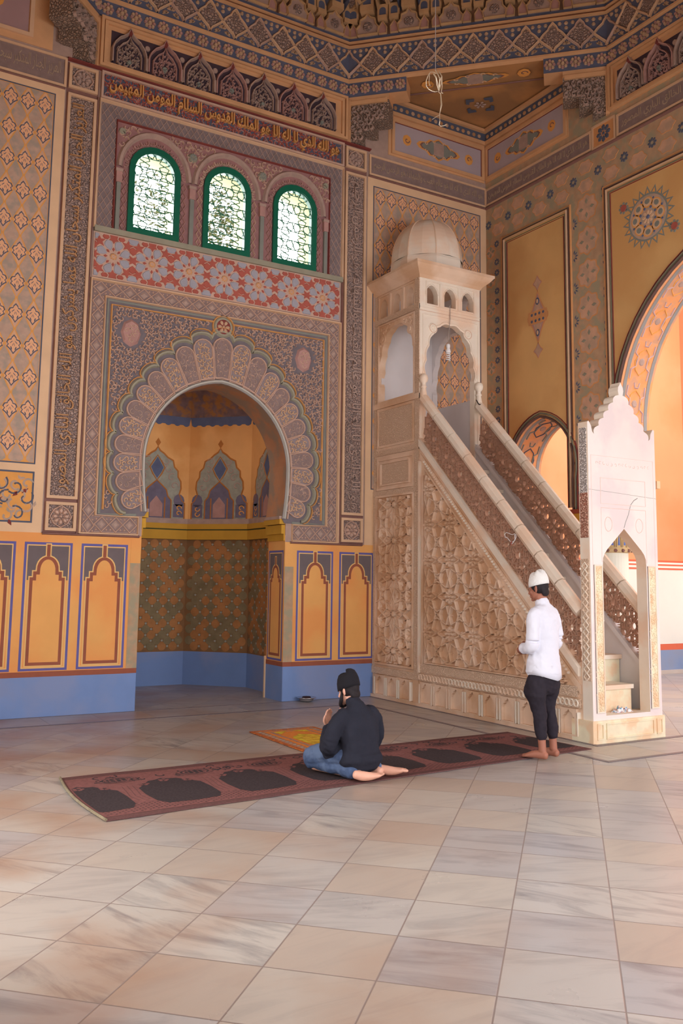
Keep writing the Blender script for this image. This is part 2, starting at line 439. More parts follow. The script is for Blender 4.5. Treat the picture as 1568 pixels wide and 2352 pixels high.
def fleur_field(mb, F, a, b, c, d, x0, z0, px=.2, pz=.38, e=.006):
    mb.rect(F, a, b, c, d, 0, e, orangel)
    reg = (a+.01, b+.01, c-.01, d-.01)
    def cl(P): return [(min(max(x, reg[0]), reg[2]), min(max(y, reg[1]), reg[3])) for x, y in P]
    i0 = int((a-x0)/px)-1; i1 = int((c-x0)/px)+2; j0 = int((b-z0)/pz)-1; j1 = int((d-z0)/pz)+2
    og = [(0, .5), (.09, .40), (.26, .22), (.44, .05), (.44, -.05), (.26, -.22), (.09, -.40), (0, -.5)]
    for i in range(i0, i1):
        for j in range(j0, j1):
            for q in (0, 1):
                cx = x0+i*px+(px/2 if q else 0); cz = z0+j*pz+(pz/2 if q else 0)
                if not (a-.05 < cx < c+.05 and b-.12 < cz < d+.12): continue
                P = [(cx+u*px*.95, cz+v*pz*.95) for u, v in og]+[(cx-u*px*.95, cz+v*pz*.95) for u, v in reversed(og[1:-1])]
                P = cl(P)
                if abs(sum(P[k][0]*P[(k+1) % len(P)][1]-P[(k+1) % len(P)][0]*P[k][1] for k in range(len(P)))) < .001: continue
                mb.plate(F, P, e+.0008, e+.0008, cell if q else cellf)
                if not q and a+.06 < cx < c-.06 and b+.1 < cz < d-.09: fleur(mb, F, (cx, cz), .235, e+.0016)
    mb.frame(F, a-.012, b-.012, c+.012, d+.012, .016, 0, e+.002, slateg)
ff = MB()
ff.rect(Q, -.36, 2.11, 1.92, 7.64, 0, .004, cream); ff.rect(Q, 6.39, 2.11, XE, 7.62, 0, .004, cream)
fleur_field(ff, Q, .55, 2.92, 1.80, 7.52, 1.69-.2*5, 7.345-.38*10)
fleur_field(ff, Q, 6.50, 2.92, 8.53, 7.48, 6.616, 7.33-.38*11)
ff.rect(Q, -.2, 2.24, 1.79, 2.80, 0, .006, orangel)
ff.frame(Q, -.22, 2.22, 1.81, 2.82, .02, 0, .009, slateg)
scrolls(ff, Q, lambda p: True, (-.15, 2.30, 1.75, 2.76), .14, .026, .006, .010, cell, cell, seed=71)
scrolls(ff, Q, lambda p: True, (-.10, 2.33, 1.72, 2.74), .19, .020, .006, .012, slateg, wine, seed=72)
for k in range(4): ff.disc(Q, (1.28-.62*k, 2.45), .025, .006, .013, slate, 10, .9, ry=.075)
ff.build('painted_flower_field', wall_back)

# frieze of inscription over the flanking bays and along the right wall
def inscription(mb, F, a, b, z0, z1, text, m=cream2):
    mb.rect(F, a, z0, b, z1, 0, .006, tdark); mb.frame(F, a, z0, b, z1, .03, 0, .02, cream2)
    lettering(mb, F, text, a+.08, z0+.07, b-a-.16, z1-z0-.14, .006, .012, m, 0.)
fadeL = M('faded_lettering', (166, 136, 110), .14, 14)
T1 = 'هو الله الذي لا اله الا هو عالم الغيب والشهاده هو الرحمن الرحيم'
T2 = 'هو الله الذي لا اله الا هو الملك القدوس السلام المومن المهيمن'
T3 = 'العزيز الجبار المتكبر سبحان الله عما يشركون هو الله الخالق الباري المصور'
ins = MB()
inscription(ins, Q, -.36, 1.93, 7.65, 8.04, T3, fadeL); inscription(ins, Q, 6.41, XE, 7.65, 7.97, T1, fadeL)
ins.ribbon(Q, [(-.36, 7.635), (1.92, 7.635)], .03, 0, .02, brownl); ins.ribbon(Q, [(6.40, 7.63), (XE, 7.63)], .035, 0, .025, brownl)
inscription(ins, R, 0, 2.30, 7.66, 7.95, T2, fadeL); inscription(ins, R, 2.76, 6.3, 7.66, 7.97, T3, fadeL)
ins.rect(R, 2.33, 7.66, 2.72, 7.97, 0, .008, sideO); ins.frame(R, 2.31, 7.64, 2.74, 7.99, .03, 0, .02, cream2)
rosette(ins, R, (2.52, 7.82), .13, .008, .016, slateg, 8)
ins.ribbon(R, [(0, 7.63), (6.5, 7.63)], .045, 0, .03, brownl)
ins.build('inscription_band', wall_back)

# ------------------------------------------------------------------ carved centre of the back wall
def strip_diamond(mb, F, a, b, c, d, pitch, e0=.0, e1=.02, vert=False, bg=tdark, hi=pink):
    mb.rect(F, a, b, c, d, 0, e0+.004, bg)
    L = (d-b) if vert else (c-a); w = (c-a) if vert else (d-b); n = max(1, round(L/pitch)); p = L/n
    for i in range(n):
        t = (i+.5)*p
        C = (a+w/2, b+t) if vert else (a+t, b+w/2)
        rx, ry = (w/2, p/2) if vert else (p/2, w/2)
        D = [(C[0]+rx, C[1]), (C[0], C[1]+ry), (C[0]-rx, C[1]), (C[0], C[1]-ry)]
        mb.ribbon(F, D, .022, e0, e1, hi, closed=True)
        k = .66; mb.pyr(F, [(C[0]+(x-C[0])*k, C[1]+(y-C[1])*k) for x, y in D], e0, e1*.8, taupe, .45)
        for sx in (-1, 1):
            for sy in (-1, 1):
                q = (C[0]+sx*rx*.72, C[1]+sy*ry*.72)
                mb.pyr(F, [(q[0]+.016, q[1]), (q[0], q[1]+.02), (q[0]-.016, q[1]), (q[0], q[1]-.02)], e0, e1*.8, hi, .4)
def strip_lattice(mb, F, a, b, c, d, p, m1, bg, w=.012, e=.014):
    mb.rect(F, a, b, c, d, 0, .003, bg)
    def seg(x0, y0, dx, dy):
        ts = []
        t0, t1 = -1e9, 1e9
        for o, dd, lo, hi in ((x0, dx, a, c), (y0, dy, b, d)):
            u, v = (lo-o)/dd, (hi-o)/dd
            t0 = max(t0, min(u, v)); t1 = min(t1, max(u, v))
        if t1-t0 > .01: mb.ribbon(F, [(x0+dx*t0, y0+dy*t0), (x0+dx*t1, y0+dy*t1)], w, 0, e, m1)
    k = -(d-b)*1.6
    while k < (c-a)+.01:
        seg(a+k, b, 1, 1.6); seg(a+k, d, 1, -1.6); k += p
cv = MB()
# outer mouldings
def mould(mb, F, pts, w=.04, e=.03, m=cream2, closed=False): mb.ribbon(F, pts, w, 0, e, m, closed)
lat0 = M('lattice_ground', (124, 104, 98), .12, 9); lat1 = M('lattice_taupe', (170, 138, 122), .1, 9)
# window register
cv.rect(Q, 2.35, 5.93, 5.96, 7.64, 0, .004, tdark) if False else None
strip_lattice(cv, Q, 2.39, 5.97, 2.58, 7.60, .085, lat1, lat0)
strip_lattice(cv, Q, 5.74, 5.97, 5.93, 7.60, .085, lat1, lat0)
strip_lattice(cv, Q, 2.58, 7.42, 5.74, 7.60, .085, lat1, lat0)
mould(cv, Q, [(2.36, 5.93), (2.36, 7.63), (5.96, 7.63), (5.96, 5.93)], .05, .035)
mould(cv, Q, [(2.59, 5.95), (2.59, 7.41), (5.73, 7.41), (5.73, 5.95)], .035, .03, wine)
# spandrel ground around the three windows
big = [(2.60, 5.94), (5.72, 5.94), (5.72, 7.40), (2.60, 7.40)]
cv.plate(Q, big, 0, .006, M('window_spandrel', (150, 104, 96), .12, 10), holes=[win_outline(c, .34, 5.95, 6.80, 7.14) for c in WC])
for i, c in enumerate(WC):
    # arch mouldings : braided inner band, rope outer arch
    hw = .47
    rope = [(c+hw*math.cos(PI*j/20), 6.80+.53*math.sin(PI*j/20)) for j in range(21)]
    cv.ribbon(Q, rope, .085, .004, .05, taupe)
    def inband(p, c=c):
        x, z = p[0]-c, p[1]
        if z < 6.8: return .355 < abs(x) < .44 and z > 5.97
        rr = math.hypot(x/.35, (z-6.8)/.36); ro = math.hypot(x/.43, (z-6.8)/.485); return rr > 1 and ro < 1
    for sg in (-1, 1):
        for k in range(7):
            z = 6.02+k*.115
            P = [(c+sg*.36, z), (c+sg*.395, z+.057), (c+sg*.43, z), (c+sg*.395, z-.057)]
            cv.ribbon(Q, P, .018, .006, .03, pinkd if i != 1 else pink, closed=True)
    for k in range(12):
        a = PI*(k+.5)/12
        u = (c+.395*math.cos(a), 6.80+.42*math.sin(a))
        for sg in (-1, 1): cv.ribbon(Q, spiral(u, .055, a+sg*1.2, sg*3.6, 8), .018, .006, .032, pinkd if i != 1 else pink)
    # colonnette pairs between windows
for c in (2.635, (WC[0]+WC[1])/2, (WC[1]+WC[2])/2, 5.66):
    w = .05 if c in (2.635, 5.66) else .055
    cv.rect(Q, c-w/2, 5.95, c+w/2, 6.58, .004, .045, greyg)
    cv.rect(Q, c-w*.75, 6.58, c+w*.75, 6.72, .004, .055, pinkd)
    cv.rect(Q, c-w*.9, 6.72, c+w*.9, 6.76, .004, .06, taupe)
# spandrel scrolls
def spandW(p):
    x, z = p
    if not (2.63 < x < 5.69 and 6.95 < z < 7.38): return False
    return all(math.hypot((x-c)/.53, (z-6.80)/.585) > 1.0 for c in WC)
scrolls(cv, Q, spandW, (2.62, 6.9, 5.7, 7.4), .085, .018, .006, .03, pink, seed=5)
for c in ((WC[0]+WC[1])/2, (WC[1]+WC[2])/2): cv.disc(Q, (c, 7.17), .07, .006, .04, olive, 14, .7); rosette(cv, Q, (c, 7.17), .055, .04, .046, greyg, 8)
for c in (2.66, 5.66): cv.disc(Q, (c, 7.28), .05, .006, .03, olive, 12)
# sill
cv.rect(Q, 2.36, 5.885, 5.955, 5.955, 0, .05, olive)
# flower frieze ------------------------------------------------------------
fz = MB()
fz.rect(Q, 2.36, 5.305, 5.93, 5.885, 0, .012, pink)
P0 = .5035; z0 = 5.595
def tile(poly, m): fz.pyr(Q, poly, .012, .022, m, .86)
def fit(P): return [(min(max(x, 2.375), 5.915), min(max(z, 5.32), 5.87)) for x, z in P]
for k in range(7):
    c = (2.615+P0*k, z0)
    for j in range(8):
        a = PI/8+j*PI/4; u, v = math.cos(a), math.sin(a)
        pl = [(.085, 0), (.125, .036), (.175, .056), (.205, .042), (.232, 0), (.205, -.042), (.175, -.056), (.125, -.036)]
        tile([(c[0]+x*u-y*v, c[1]+x*v+y*u) for x, y in pl], bluegr)
        b = a+PI/8; ub, vb = math.cos(b), math.sin(b)
        tile([(c[0]+x*ub-y*vb, c[1]+x*vb+y*ub) for x, y in ((.07, 0), (.10, .017), (.125, 0), (.10, -.017))], redp)
    fz.disc(Q, c, .052, .012, .03, pink, 12, .6); rosette(fz, Q, c, .045, .024, .034, gold, 8)
    for sx in (-1, 1):
        for sz in (-1, 1):     # five-point stars at the diagonals
            s = (c[0]+sx*.178, c[1]+sz*.176); st = []
            for q in range(10):
                rr = .078 if q % 2 == 0 else .034; a = math.atan2(sz, sx)+PI+q*PI/5
                st.append((s[0]+rr*math.cos(a), s[1]+rr*math.sin(a)))
            fz.plate(Q, fit(st), .012, .020, redp)
    for sz in (-1, 1):
        st = [(c[0]+x, c[1]+sz*z) for x, z in ((-.05, .275), (-.042, .235), (-.06, .215), (-.02, .205), (0, .17), (.02, .205), (.06, .215), (.042, .235), (.05, .275))]
        fz.plate(Q, fit(st), .012, .020, redp)
        for sx in (-1, 1):
            tile(fit([(c[0]+sx*.10+x, c[1]+sz*z) for x, z in ((-.032, .272), (.032, .272), (.046, .245), (.022, .218), (-.022, .218), (-.046, .245))]), redp)
    if k < 7:
        for q in ((P0/2,) if k else (P0/2, -P0/2)):
            m_ = (c[0]+q, c[1])
            if not 2.36 < m_[0] < 5.93: continue
            st = []
            for j in range(12):
                rr = .088 if j % 2 == 0 else .042; a = j*PI/6
                st.append((m_[0]+rr*math.cos(a), m_[1]+rr*.75*math.sin(a)))
            fz.plate(Q, fit(st), .012, .020, redp)
            for sz in (-1, 1):
                tile(fit([(m_[0]+x, m_[1]+sz*z) for x, z in ((0, .065), (.045, .098), (.045, .15), (0, .175), (-.045, .15), (-.045, .098))]), redp)
                tile(fit([(m_[0]+x, m_[1]+sz*z) for x, z in ((-.062, .275), (.062, .275), (.072, .245), (.04, .21), (0, .20), (-.04, .21), (-.072, .245))]), bluegr)
fz.build('star_flower_frieze', wall_back)
# diamond frame round the niche ---------------------------------------------
strip_diamond(cv, Q, 2.385, 2.13, 2.535, 5.09, .185, vert=True)
strip_diamond(cv, Q, 5.765, 2.13, 5.915, 5.09, .185, vert=True)
strip_diamond(cv, Q, 2.385, 5.09, 5.915, 5.255, .185)
strip_diamond(cv, Q, 2.535, 2.15, 3.06, 2.33, .175)
strip_diamond(cv, Q, 5.235, 2.15, 5.765, 2.33, .175)
cv.ribbon(Q, [(2.36, 2.12), (2.36, 5.275), (5.94, 5.275), (5.94, 2.12)], .045, 0, .04, cream2)
cv.ribbon(Q, [(2.36, 2.125), (3.075, 2.125), (3.075, 2.345), (2.545, 2.345), (2.545, 5.075), (5.755, 5.075), (5.755, 2.345), (5.225, 2.345), (5.225, 2.125), (5.94, 2.125)], .032, 0, .036, cream2)
cv.ribbon(Q, [(2.33, 2.11), (2.33, 7.64)], .03, 0, .03, brownl); cv.ribbon(Q, [(5.965, 2.11), (5.965, 7.64)], .03, 0, .03, brownl)
cv.ribbon(Q, [(1.93, 2.105), (3.10, 2.105)], .035, 0, .03, brownl); cv.ribbon(Q, [(5.2, 2.105), (6.35, 2.105)], .035, 0, .03, brownl)
# recessed field
arch0 = mihrab_outline(0.0, foot=False)
field = [(2.56, 2.36), (CX-.98, 2.36)]+list(reversed(mihrab_outline(.0, foot=False)))+[(CX+.98, 2.36), (5.74, 2.36), (5.74, 5.06), (2.56, 5.06)]
cv.plate(Q, field, 0, .004, M('arabesque_ground', (112, 98, 96), .12, 8))
cv.ribbon(Q, [(3.05, 2.37), (2.585, 2.37), (2.585, 5.04), (5.715, 5.04), (5.715, 2.37), (5.22, 2.37)], .05, .0, .010, greyg)
cv.ribbon(Q, [(2.63, 2.42), (2.63, 4.985), (CX-.14, 4.985)], .028, .004, .03, gold)
cv.ribbon(Q, [(CX+.14, 4.985), (5.67, 4.985), (5.67, 2.42)], .028, .004, .03, gold)
def rr_in(a):
    """mouth radius measured from (CX,3.1)"""
    for k in range(400):
        r = .8+k*.002; x = abs(r*math.cos(a)); z = 3.1+r*math.sin(a)
        if z >= 3.08:
            if math.hypot(x+.1, z-3.08) > 1.09: return r
        elif x > .99-.11*(3.08-z)**2: return r
    return 1.0
def r_out(a): return 1.385+.275*max(0, math.sin(a))**6
NL = 11; da = math.radians(10.45)
outer_band = []
for k in range(-NL, NL+1):
    a = PI/2-k*da; u, v = math.cos(a), math.sin(a); ri = rr_in(a)+.055; ro = r_out(a)
    h = math.tan(da/2)*.90
    wtop = ro*math.tan(da/2)*.88
    P = [(ri, -ri*h), (ro-wtop*.9, -wtop)]+[(ro-wtop*.9+wtop*math.sin(PI*j/8), -wtop*math.cos(PI*j/8)) for j in range(1, 8)]+[(ro-wtop*.9, wtop), (ri, ri*h)]
    P = [(CX+x*u-y*v, 3.1+x*v+y*u) for x, y in P]
    odd = (k+NL) % 2
    cv.plate(Q, P, .004, .016, tdark if odd else M('lobe_blue', (136, 116, 110), .1, 9))
    cv.ribbon(Q, P, .024, .012, .036, pink, closed=True)
    xs_ = [p[0] for p in P]; zs_ = [p[1] for p in P]; Pi = [(CX+(ri+.5*(ro-ri))*u+(x-CX-(ri+.5*(ro-ri))*u)*.80, 3.1+(ri+.5*(ro-ri))*v+(z-3.1-(ri+.5*(ro-ri))*v)*.86) for x, z in P]
    if not odd: scrolls(cv, Q, lambda p: inside(p, Pi), (min(xs_), min(zs_), max(xs_), max(zs_)), .062, .016, .016, .034, cream2, pink, seed=k+60)
    else: scrolls(cv, Q, lambda p: inside(p, Pi), (min(xs_), min(zs_), max(xs_), max(zs_)), .085, .014, .016, .026, taupe, pink, seed=k+60)
    # scalloped rim
    wt = ro*math.tan(da/2)
    for j in range(9):
        b = -PI/2+PI*j/8
        x = ro+.02+wt*.55*math.cos(b)+.0; y = wt*1.0*math.sin(b)
        outer_band.append((CX+x*u+y*v, 3.1+x*v-y*u))
lowL, lowR = outer_band[0], outer_band[-1]
ob = [(p[0], p[1]) for p in outer_band]
cv.ribbon(Q, ob, .055, .004, .035, olive)
def shift(pl, k): return [(CX+(x-CX)*k, 3.1+(z-3.1)*k) for x, z in pl]
cv.ribbon(Q, shift(ob, 1.03), .016, .006, .036, gold)
# arch edge moulding
cv.ribbon(Q, mihrab_outline(.028, foot=False), .05, .0, .04, M('mouth_edge_grey', (176, 164, 148), .06, 6))
cv.ribbon(Q, mihrab_outline(.075, foot=False), .03, .0, .03, pink)
# scrolls in the spandrels
polyob = shift(ob, 1.045)+[(CX+.6, 2.0), (CX-.6, 2.0)] if ob[0][0] < ob[-1][0] else None
obp = shift(ob, 1.045)
def spR(p):
    x, z = p
    if not (2.66 < x < 5.64 and 2.46 < z < 4.95): return False
    if math.hypot(x-2.884, (z-4.66)*.8) < .17 or math.hypot(x-5.35, (z-4.66)*.8) < .17: return False
    if abs(x-CX) < .19 and z > 4.75: return False
    return not inside(p, obp+[(CX, 1.5)])
scrolls(cv, Q, spR, (2.66, 2.46, 5.64, 4.95), .064, .018, .004, .028, pink, pink, seed=2)
for c in (2.884, 5.35):
    P = [(c+.13*math.cos(2*PI*i/8), 4.66+.18*math.sin(2*PI*i/8)) for i in range(8)]
    cv.pyr(Q, P, .004, .035, pinkd, .8); scrolls(cv, Q, lambda p, c=c: math.hypot((p[0]-c)/.09, (p[1]-4.66)/.13) < 1, (c-.1, 4.5, c+.1, 4.82), .07, .015, .034, .044, pink, seed=8)
cv.disc(Q, (CX, 4.93), .145, .004, .03, olive, 20, .85); cv.disc(Q, (CX, 4.93), .10, .03, .034, wine, 18, .9); rosette(cv, Q, (CX, 4.93), .09, .034, .044, leafc, 6)
cv.ribbon(Q, [(CX+.15*math.cos(a), 4.93+.15*math.sin(a)) for a in [PI*(-.25+1.5*i/20) for i in range(21)]], .02, .01, .036, gold)
# pilasters
for a, b, rot in ((1.955, 2.315, 1), (5.99, 6.345, -1)):
    cv.rect(Q, a-.02, 2.11, b+.02, 8.0, 0, .004, brownl)
    for z0_, z1_ in ((2.14, 2.48), (2.52, 7.59), (7.66, 7.98)):
        cv.frame(Q, a, z0_, b, z1_, .035, 0, .04, cream2)
        cv.rect(Q, a+.03, z0_+.03, b-.03, z1_-.03, 0, .008, carvT)
    for zc in (2.31, 7.82):
        cv.ribbon(Q, [( (a+b)/2+.125*math.cos(t*PI/4)*(1 if t % 2 == 0 else .9), zc+.13*math.sin(t*PI/4)*(1 if t % 2 == 0 else .9)) for t in range(8)], .02, .008, .03, pink, closed=True)
        rosette(cv, Q, ((a+b)/2, zc), .105, .008, .035, pink if zc < 4 else taupe, 8)
    scrolls(cv, Q, lambda p: True, (a+.06, 2.58, b-.06, 7.54), .075, .013, .008, .022, taupe, seed=11)
txt = MB()
FL = Q.off(1.955, 0, 0)  # letters stand on the inner edge of each pilaster
FA = Frame((2.245, 0, 2.62), (0, 0, 1), (-1, 0, 0)); lettering(txt, FA, T3, 0, 0, 4.85, .23, .012, .04, goldd, .0)
FB = Frame((6.06, 0, 7.46), (0, 0, -1), (1, 0, 0)); lettering(txt, FB, T1, 0, 0, 4.85, .23, .012, .04, taupe, .0)
# long inscription over the windows
cv.rect(Q, 2.39, 7.665, 5.92, 7.985, 0, .006, slateg)
scrolls(cv, Q, lambda p: True, (2.43, 7.70, 5.88, 7.96), .075, .014, .006, .022, redp, seed=21)
scrolls(cv, Q, lambda p: True, (2.45, 7.72, 5.88, 7.96), .11, .014, .006, .018, pinkd, seed=22)
cv.frame(Q, 2.36, 7.645, 5.955, 8.01, .028, 0, .045, pink)
lettering(txt, Q, T2, 2.46, 7.705, 3.40, .25, .012, .06, gold, .012)
txt.build('raised_lettering', wall_back, label='gilded raised lettering')
cv.ribbon(Q, [(1.93, 8.035), (6.42, 8.035)], .04, 0, .05, wine)
cv.build('carved_stucco', wall_back)

# lambrequin panels and octagon fascia ---------------------------------------
T8 = 8.75
oct8 = [(2.30, 0), (6.03, 0), (XE, -2.634), (XE, -6.36), (6.03, -9.0), (2.30, -9.0), (-.33, -6.36), (-.33, -2.634)]
def side_frame(i):
    a, b = oct8[i], oct8[(i+1) % 8]
    return Frame((a[0], a[1], 0), (b[0]-a[0], b[1]-a[1], 0), (0, 0, 1)), math.hypot(b[0]-a[0], b[1]-a[1])
def lambrequin(mb, F, L):
    s0, s1 = .16, L-.22
    mb.rect(F, -.0, 8.06, L, 8.75, 0, .01, orn)
    mb.frame(F, .02, 8.07, L-.03, 8.745, .035, 0, .06, orn); mb.frame(F, .07, 8.10, L-.08, 8.70, .04, 0, .045, orn)
    mb.rect(F, s0, 8.15, s1, 8.60, .01, .014, M('lambrequin_ground', (70, 52, 56), .1, 8))
    n = 7; p = (s1-s0)/n
    for k in range(n):
        c = s0+p*(k+.5); wd = p*.5
        m = pinkd if k % 2 else taupe
        g = [(c-wd*.92, 8.16), (c-wd*.92, 8.36), (c-wd*.8, 8.44), (c-wd*.55, 8.52), (c-wd*.3, 8.56), (c-wd*.12, 8.60), (c, 8.675), (c+wd*.12, 8.60), (c+wd*.3, 8.56), (c+wd*.55, 8.52), (c+wd*.8, 8.44), (c+wd*.92, 8.36), (c+wd*.92, 8.16)]
        mb.ribbon(F, g, .035, .012, .07, m)
        g2 = [(c+(x-c)*.72, 8.16+(z-8.16)*.80) for x, z in g]; mb.ribbon(F, g2, .022, .012, .055, m)
        mb.pyr(F, [(c-wd*.2, 8.585), (c+wd*.2, 8.585), (c, 8.69)], .02, .075, wine, .5)
        mb.disc(F, (c, 8.27 if k % 2 else 8.22), .045 if k % 2 else .035, .012, .05, greyg, 8, .75)
        scrolls(mb, F, lambda q, c=c, wd=wd: abs(q[0]-c) < wd*.62 and q[1] < 8.50-abs(q[0]-c)*.9, (c-wd, 8.19, c+wd, 8.5), .066, .015, .012, .05, m, seed=30+k)
        if k < n-1: mb.ribbon(F, [(c+p/2, 8.16), (c+p/2, 8.34)], .03, .012, .06, taupe); mb.disc(F, (c+p/2, 8.50), .04, .012, .03, taupe, 8)
def fascia(mb, F, L, flo=0., fhi=None, skip=None):
    """small flower band 8.76-9.0 and tall leaf band 9.0-9.56"""
    fhi = fhi or L
    for a, b in ([(0, L)] if not skip else [(0, skip[0]), (skip[1], L)]):
        mb.rect(F, a, 8.76, b, 8.99, 0, .02, blueb)
        n = max(1, round((b-a)/.187)); p = (b-a)/n
        for k in range(n):
            c = (a+(k+.5)*p, 8.865)
            for j in range(8):
                an = j*PI/4
                mb.disc(F, (c[0]+.058*math.cos(an), c[1]+.058*math.sin(an)), .026, .02, .045, leafc if j % 2 else pinkd, 6, .7)
            mb.disc(F, c, .035, .02, .05, leafc, 6, .6)
    mb.ribbon(F, [(0, 9.0), (L, 9.0)], .07, 0, .06, orn)
    mb.rect(F, 0, 9.035, L, 9.52, 0, .02, blueb)
    n = 10; p = L/n
    for k in range(n+1):
        c = k*p
        # ogee ribs forming the net
        for sg in (-1, 1):
            R_ = [(c, 9.05), (c+sg*.03, 9.11), (c+sg*.10, 9.17), (c+sg*.155, 9.22), (c+sg*p/2, 9.255)]
            R2 = [(c+sg*p/2, 9.255), (c+sg*(p/2-.05), 9.32), (c+sg*(p/2-.12), 9.385), (c+sg*.05, 9.43), (c, 9.49)]
            for R0 in (R_, R2):
                R0 = [(min(max(x, 0), L), z) for x, z in R0]
                if len(set(x for x, z in R0)) > 2: mb.ribbon(F, R0, .035, .02, .055, cream2 if k % 3 else pink)
        if 0 < k < n+1:
            loz = [(c, 9.09), (c+.07, 9.17), (c+.15, 9.24), (c+.12, 9.34), (c+.05, 9.41), (c, 9.46), (c-.05, 9.41), (c-.12, 9.34), (c-.15, 9.24), (c-.07, 9.17)]
            if k < n: mb.pyr(F, loz, .02, .036, lozen, .9)
        if k < n:
            c2 = c+p/2
            for dx, dz, s_ in ((0, 9.145, .060), (-.068, 9.075, .054), (.068, 9.075, .054)):
                for an in (-1.35, -.68, 0, .68, 1.35):
                    an2 = PI/2+an+(-dx*7)
                    mb.pyr(F, [(c2+dx+s_*q*math.cos(an2+w_), dz+s_*q*math.sin(an2+w_)) for q, w_ in ((0, 0), (.68, -.27), (1, 0), (.68, .27))], .02, .045, leafc, .6)
            for dx, dz in ((-.09, 9.47), (.09, 9.47), (0, 9.40), (0, 9.47)):
                mb.disc(F, (c2+dx, dz), .03, .02, .045, leafc, 6, .5)
    mb.ribbon(F, [(0, 9.535), (L, 9.535)], .035, 0, .07, orn); mb.rect(F, 0, 9.55, L, 9.575, 0, .05, M('dentil_brown', (120, 76, 52), .1, 30)); mb.ribbon(F, [(0, 9.59), (L, 9.59)], .035, 0, .085, orn)
tr = MB()
for i in (0, 2):
    F, L = side_frame(i); lambrequin(tr, F, L); fascia(tr, F, L)
F1, L1 = side_frame(1)
fascia(tr, F1, L1, skip=(.88, L1-.88))
F7, L7 = side_frame(7); fascia(tr, F7, L7, skip=(.88, L7-.88))
tr.build('trim_1', kind='structure')
# beams across the corners, brackets
bm = MB()
for i in (1, 7):
    F, L = side_frame(i)
    bm.rect(F, 0, 9.0, L, 9.6, -.30, 0, orn)
    for s0, e in ((0, 1), (L, -1)):
        def rc(a, z0, b, z1, m, dep=-.32, d=0.):
            a, b = s0+e*a, s0+e*b
            bm.rect(F, min(a, b), z0, max(a, b), z1, dep, d, m)
        rc(0, 8.76, .88, 9.0, orn); rc(0, 8.66, .62, 8.76, orn)
        rc(0, 8.36, .62, 8.66, carvB); rc(0, 8.20, .40, 8.36, carvB); rc(0, 8.06, .22, 8.20, carvB)
        rc(0, 8.04, .05, 8.70, orn, d=.03); rc(.05, 8.62, .60, 8.68, orn, d=.03)
        a, b = s0+e*.10, s0+e*.56
        scrolls(bm, F, lambda p, s0=s0, e=e: (abs(p[0]-s0) < .58 and p[1] > 8.38) or (abs(p[0]-s0) < .36 and p[1] > 8.2) or (abs(p[0]-s0) < .2 and p[1] > 8.08), (min(a, b), 8.1, max(a, b), 8.60), .085, .02, 0, .04, taupe, seed=40)
bm.build('trim_2', kind='structure')
# corner soffits, blue painted panels under them
cs = MB()
soff = M('soffit_ochre', (176, 122, 74), .08, 2, col2=(150, 106, 68), c2scl=1.4)
lilac = M('lilac_panel', (172, 150, 146), .06, 3)
DN = W3.off(0, 0, 9.0)
def medal(mb, F, c, w, d, ang=0., hz=.45):
    G = F.off(c[0], c[1], d, ang)
    body = [(0, .5), (.07, .42), (.12, .34), (.22, .36), (.30, .2), (.46, .14), (.52, 0), (.46, -.14), (.30, -.2), (.22, -.36), (.12, -.34), (.07, -.42), (0, -.5)]
    P = [(x*w, z*w*hz) for x, z in body]+[(-x*w, z*w*hz) for x, z in reversed(body[1:-1])]
    mb.plate(G, P, 0, .004, orangel); mb.plate(G, [(x*.86, z*.86) for x, z in P], 0, .006, brownl); mb.plate(G, [(x*.78, z*.78) for x, z in P], 0, .008, greyg)
    mb.plate(G, [(-.12*w, -.13*w), (.12*w, -.13*w), (.12*w, .13*w), (-.12*w, .13*w)], 0, .010, taupe)
    for sg in (-1, 1):
        for q in ((.30, .10), (.30, -.10), (.12, .2), (.12, -.2)): mb.ribbon(G, spiral((sg*q[0]*w, q[1]*w*hz/.62), .04*w, 0, sg*4.5, 8), .014*w*1.5, .008, .012, cream2)
        mb.plate(G, [(sg*w*.74+.10*w*math.cos(2*PI*i/8), .11*w*math.sin(2*PI*i/8)) for i in range(8)], 0, .004, orangel)
        mb.ribbon(G, spiral((sg*w*.74, 0), .06*w, 0, sg*5, 9), .02*w, .004, .008, brownl)
for sg in (1, -1):
    def X(x): return x if sg > 0 else 2*4.165-x
    tri = [(X(6.03), 0), (X(XE), 0), (X(XE), -2.634)]
    cs.plate(DN, tri, -.02 if True else 0, .12, soff)
for (F, a, b) in ((Q, 6.80, XE-.03), (R, .03, 1.86)):
    cs.rect(F, a-.05, 8.06, b+.0, 8.70, 0, .01, orn)
    cs.frame(F, a, 8.09, b-.02, 8.66, .05, 0, .04, orn); cs.rect(F, a+.06, 8.15, b-.08, 8.60, .01, .014, lilac)
    cs.frame(F, a+.045, 8.135, b-.065, 8.615, .014, 0, .02, wine)
    medal(cs, F, ((a+b)/2-.02, 8.375), .82, .014)
    s1 = (a-.1, b+.02)
    e_ = 0 if F is Q else .0015; cs.rect(F, s1[0], 8.70+e_, s1[1], 8.76+e_, 0, .05, orn); cs.rect(F, s1[0], 8.76+e_, s1[1], 8.90+e_, 0, .03, slateg); cs.rect(F, s1[0], 8.90+e_, s1[1], 8.95+e_, 0, .09, orn)
    n = int((b-a)/.11)
    for k in range(n): cs.disc(F, (a+.06+k*.11, 8.83), .035, .03, .04, leafc if k % 2 else goldd, 6)
UP = Frame((0, 0, 8.985), (1, 0, 0), (0, -1, 0))
GD = Frame((6.03, 0, 8.97), (1, -1, 0), (-1, -1, 0))   # faces down along the beam
medal(cs, GD, (1.86, -.25), .95, .01, hz=.34)
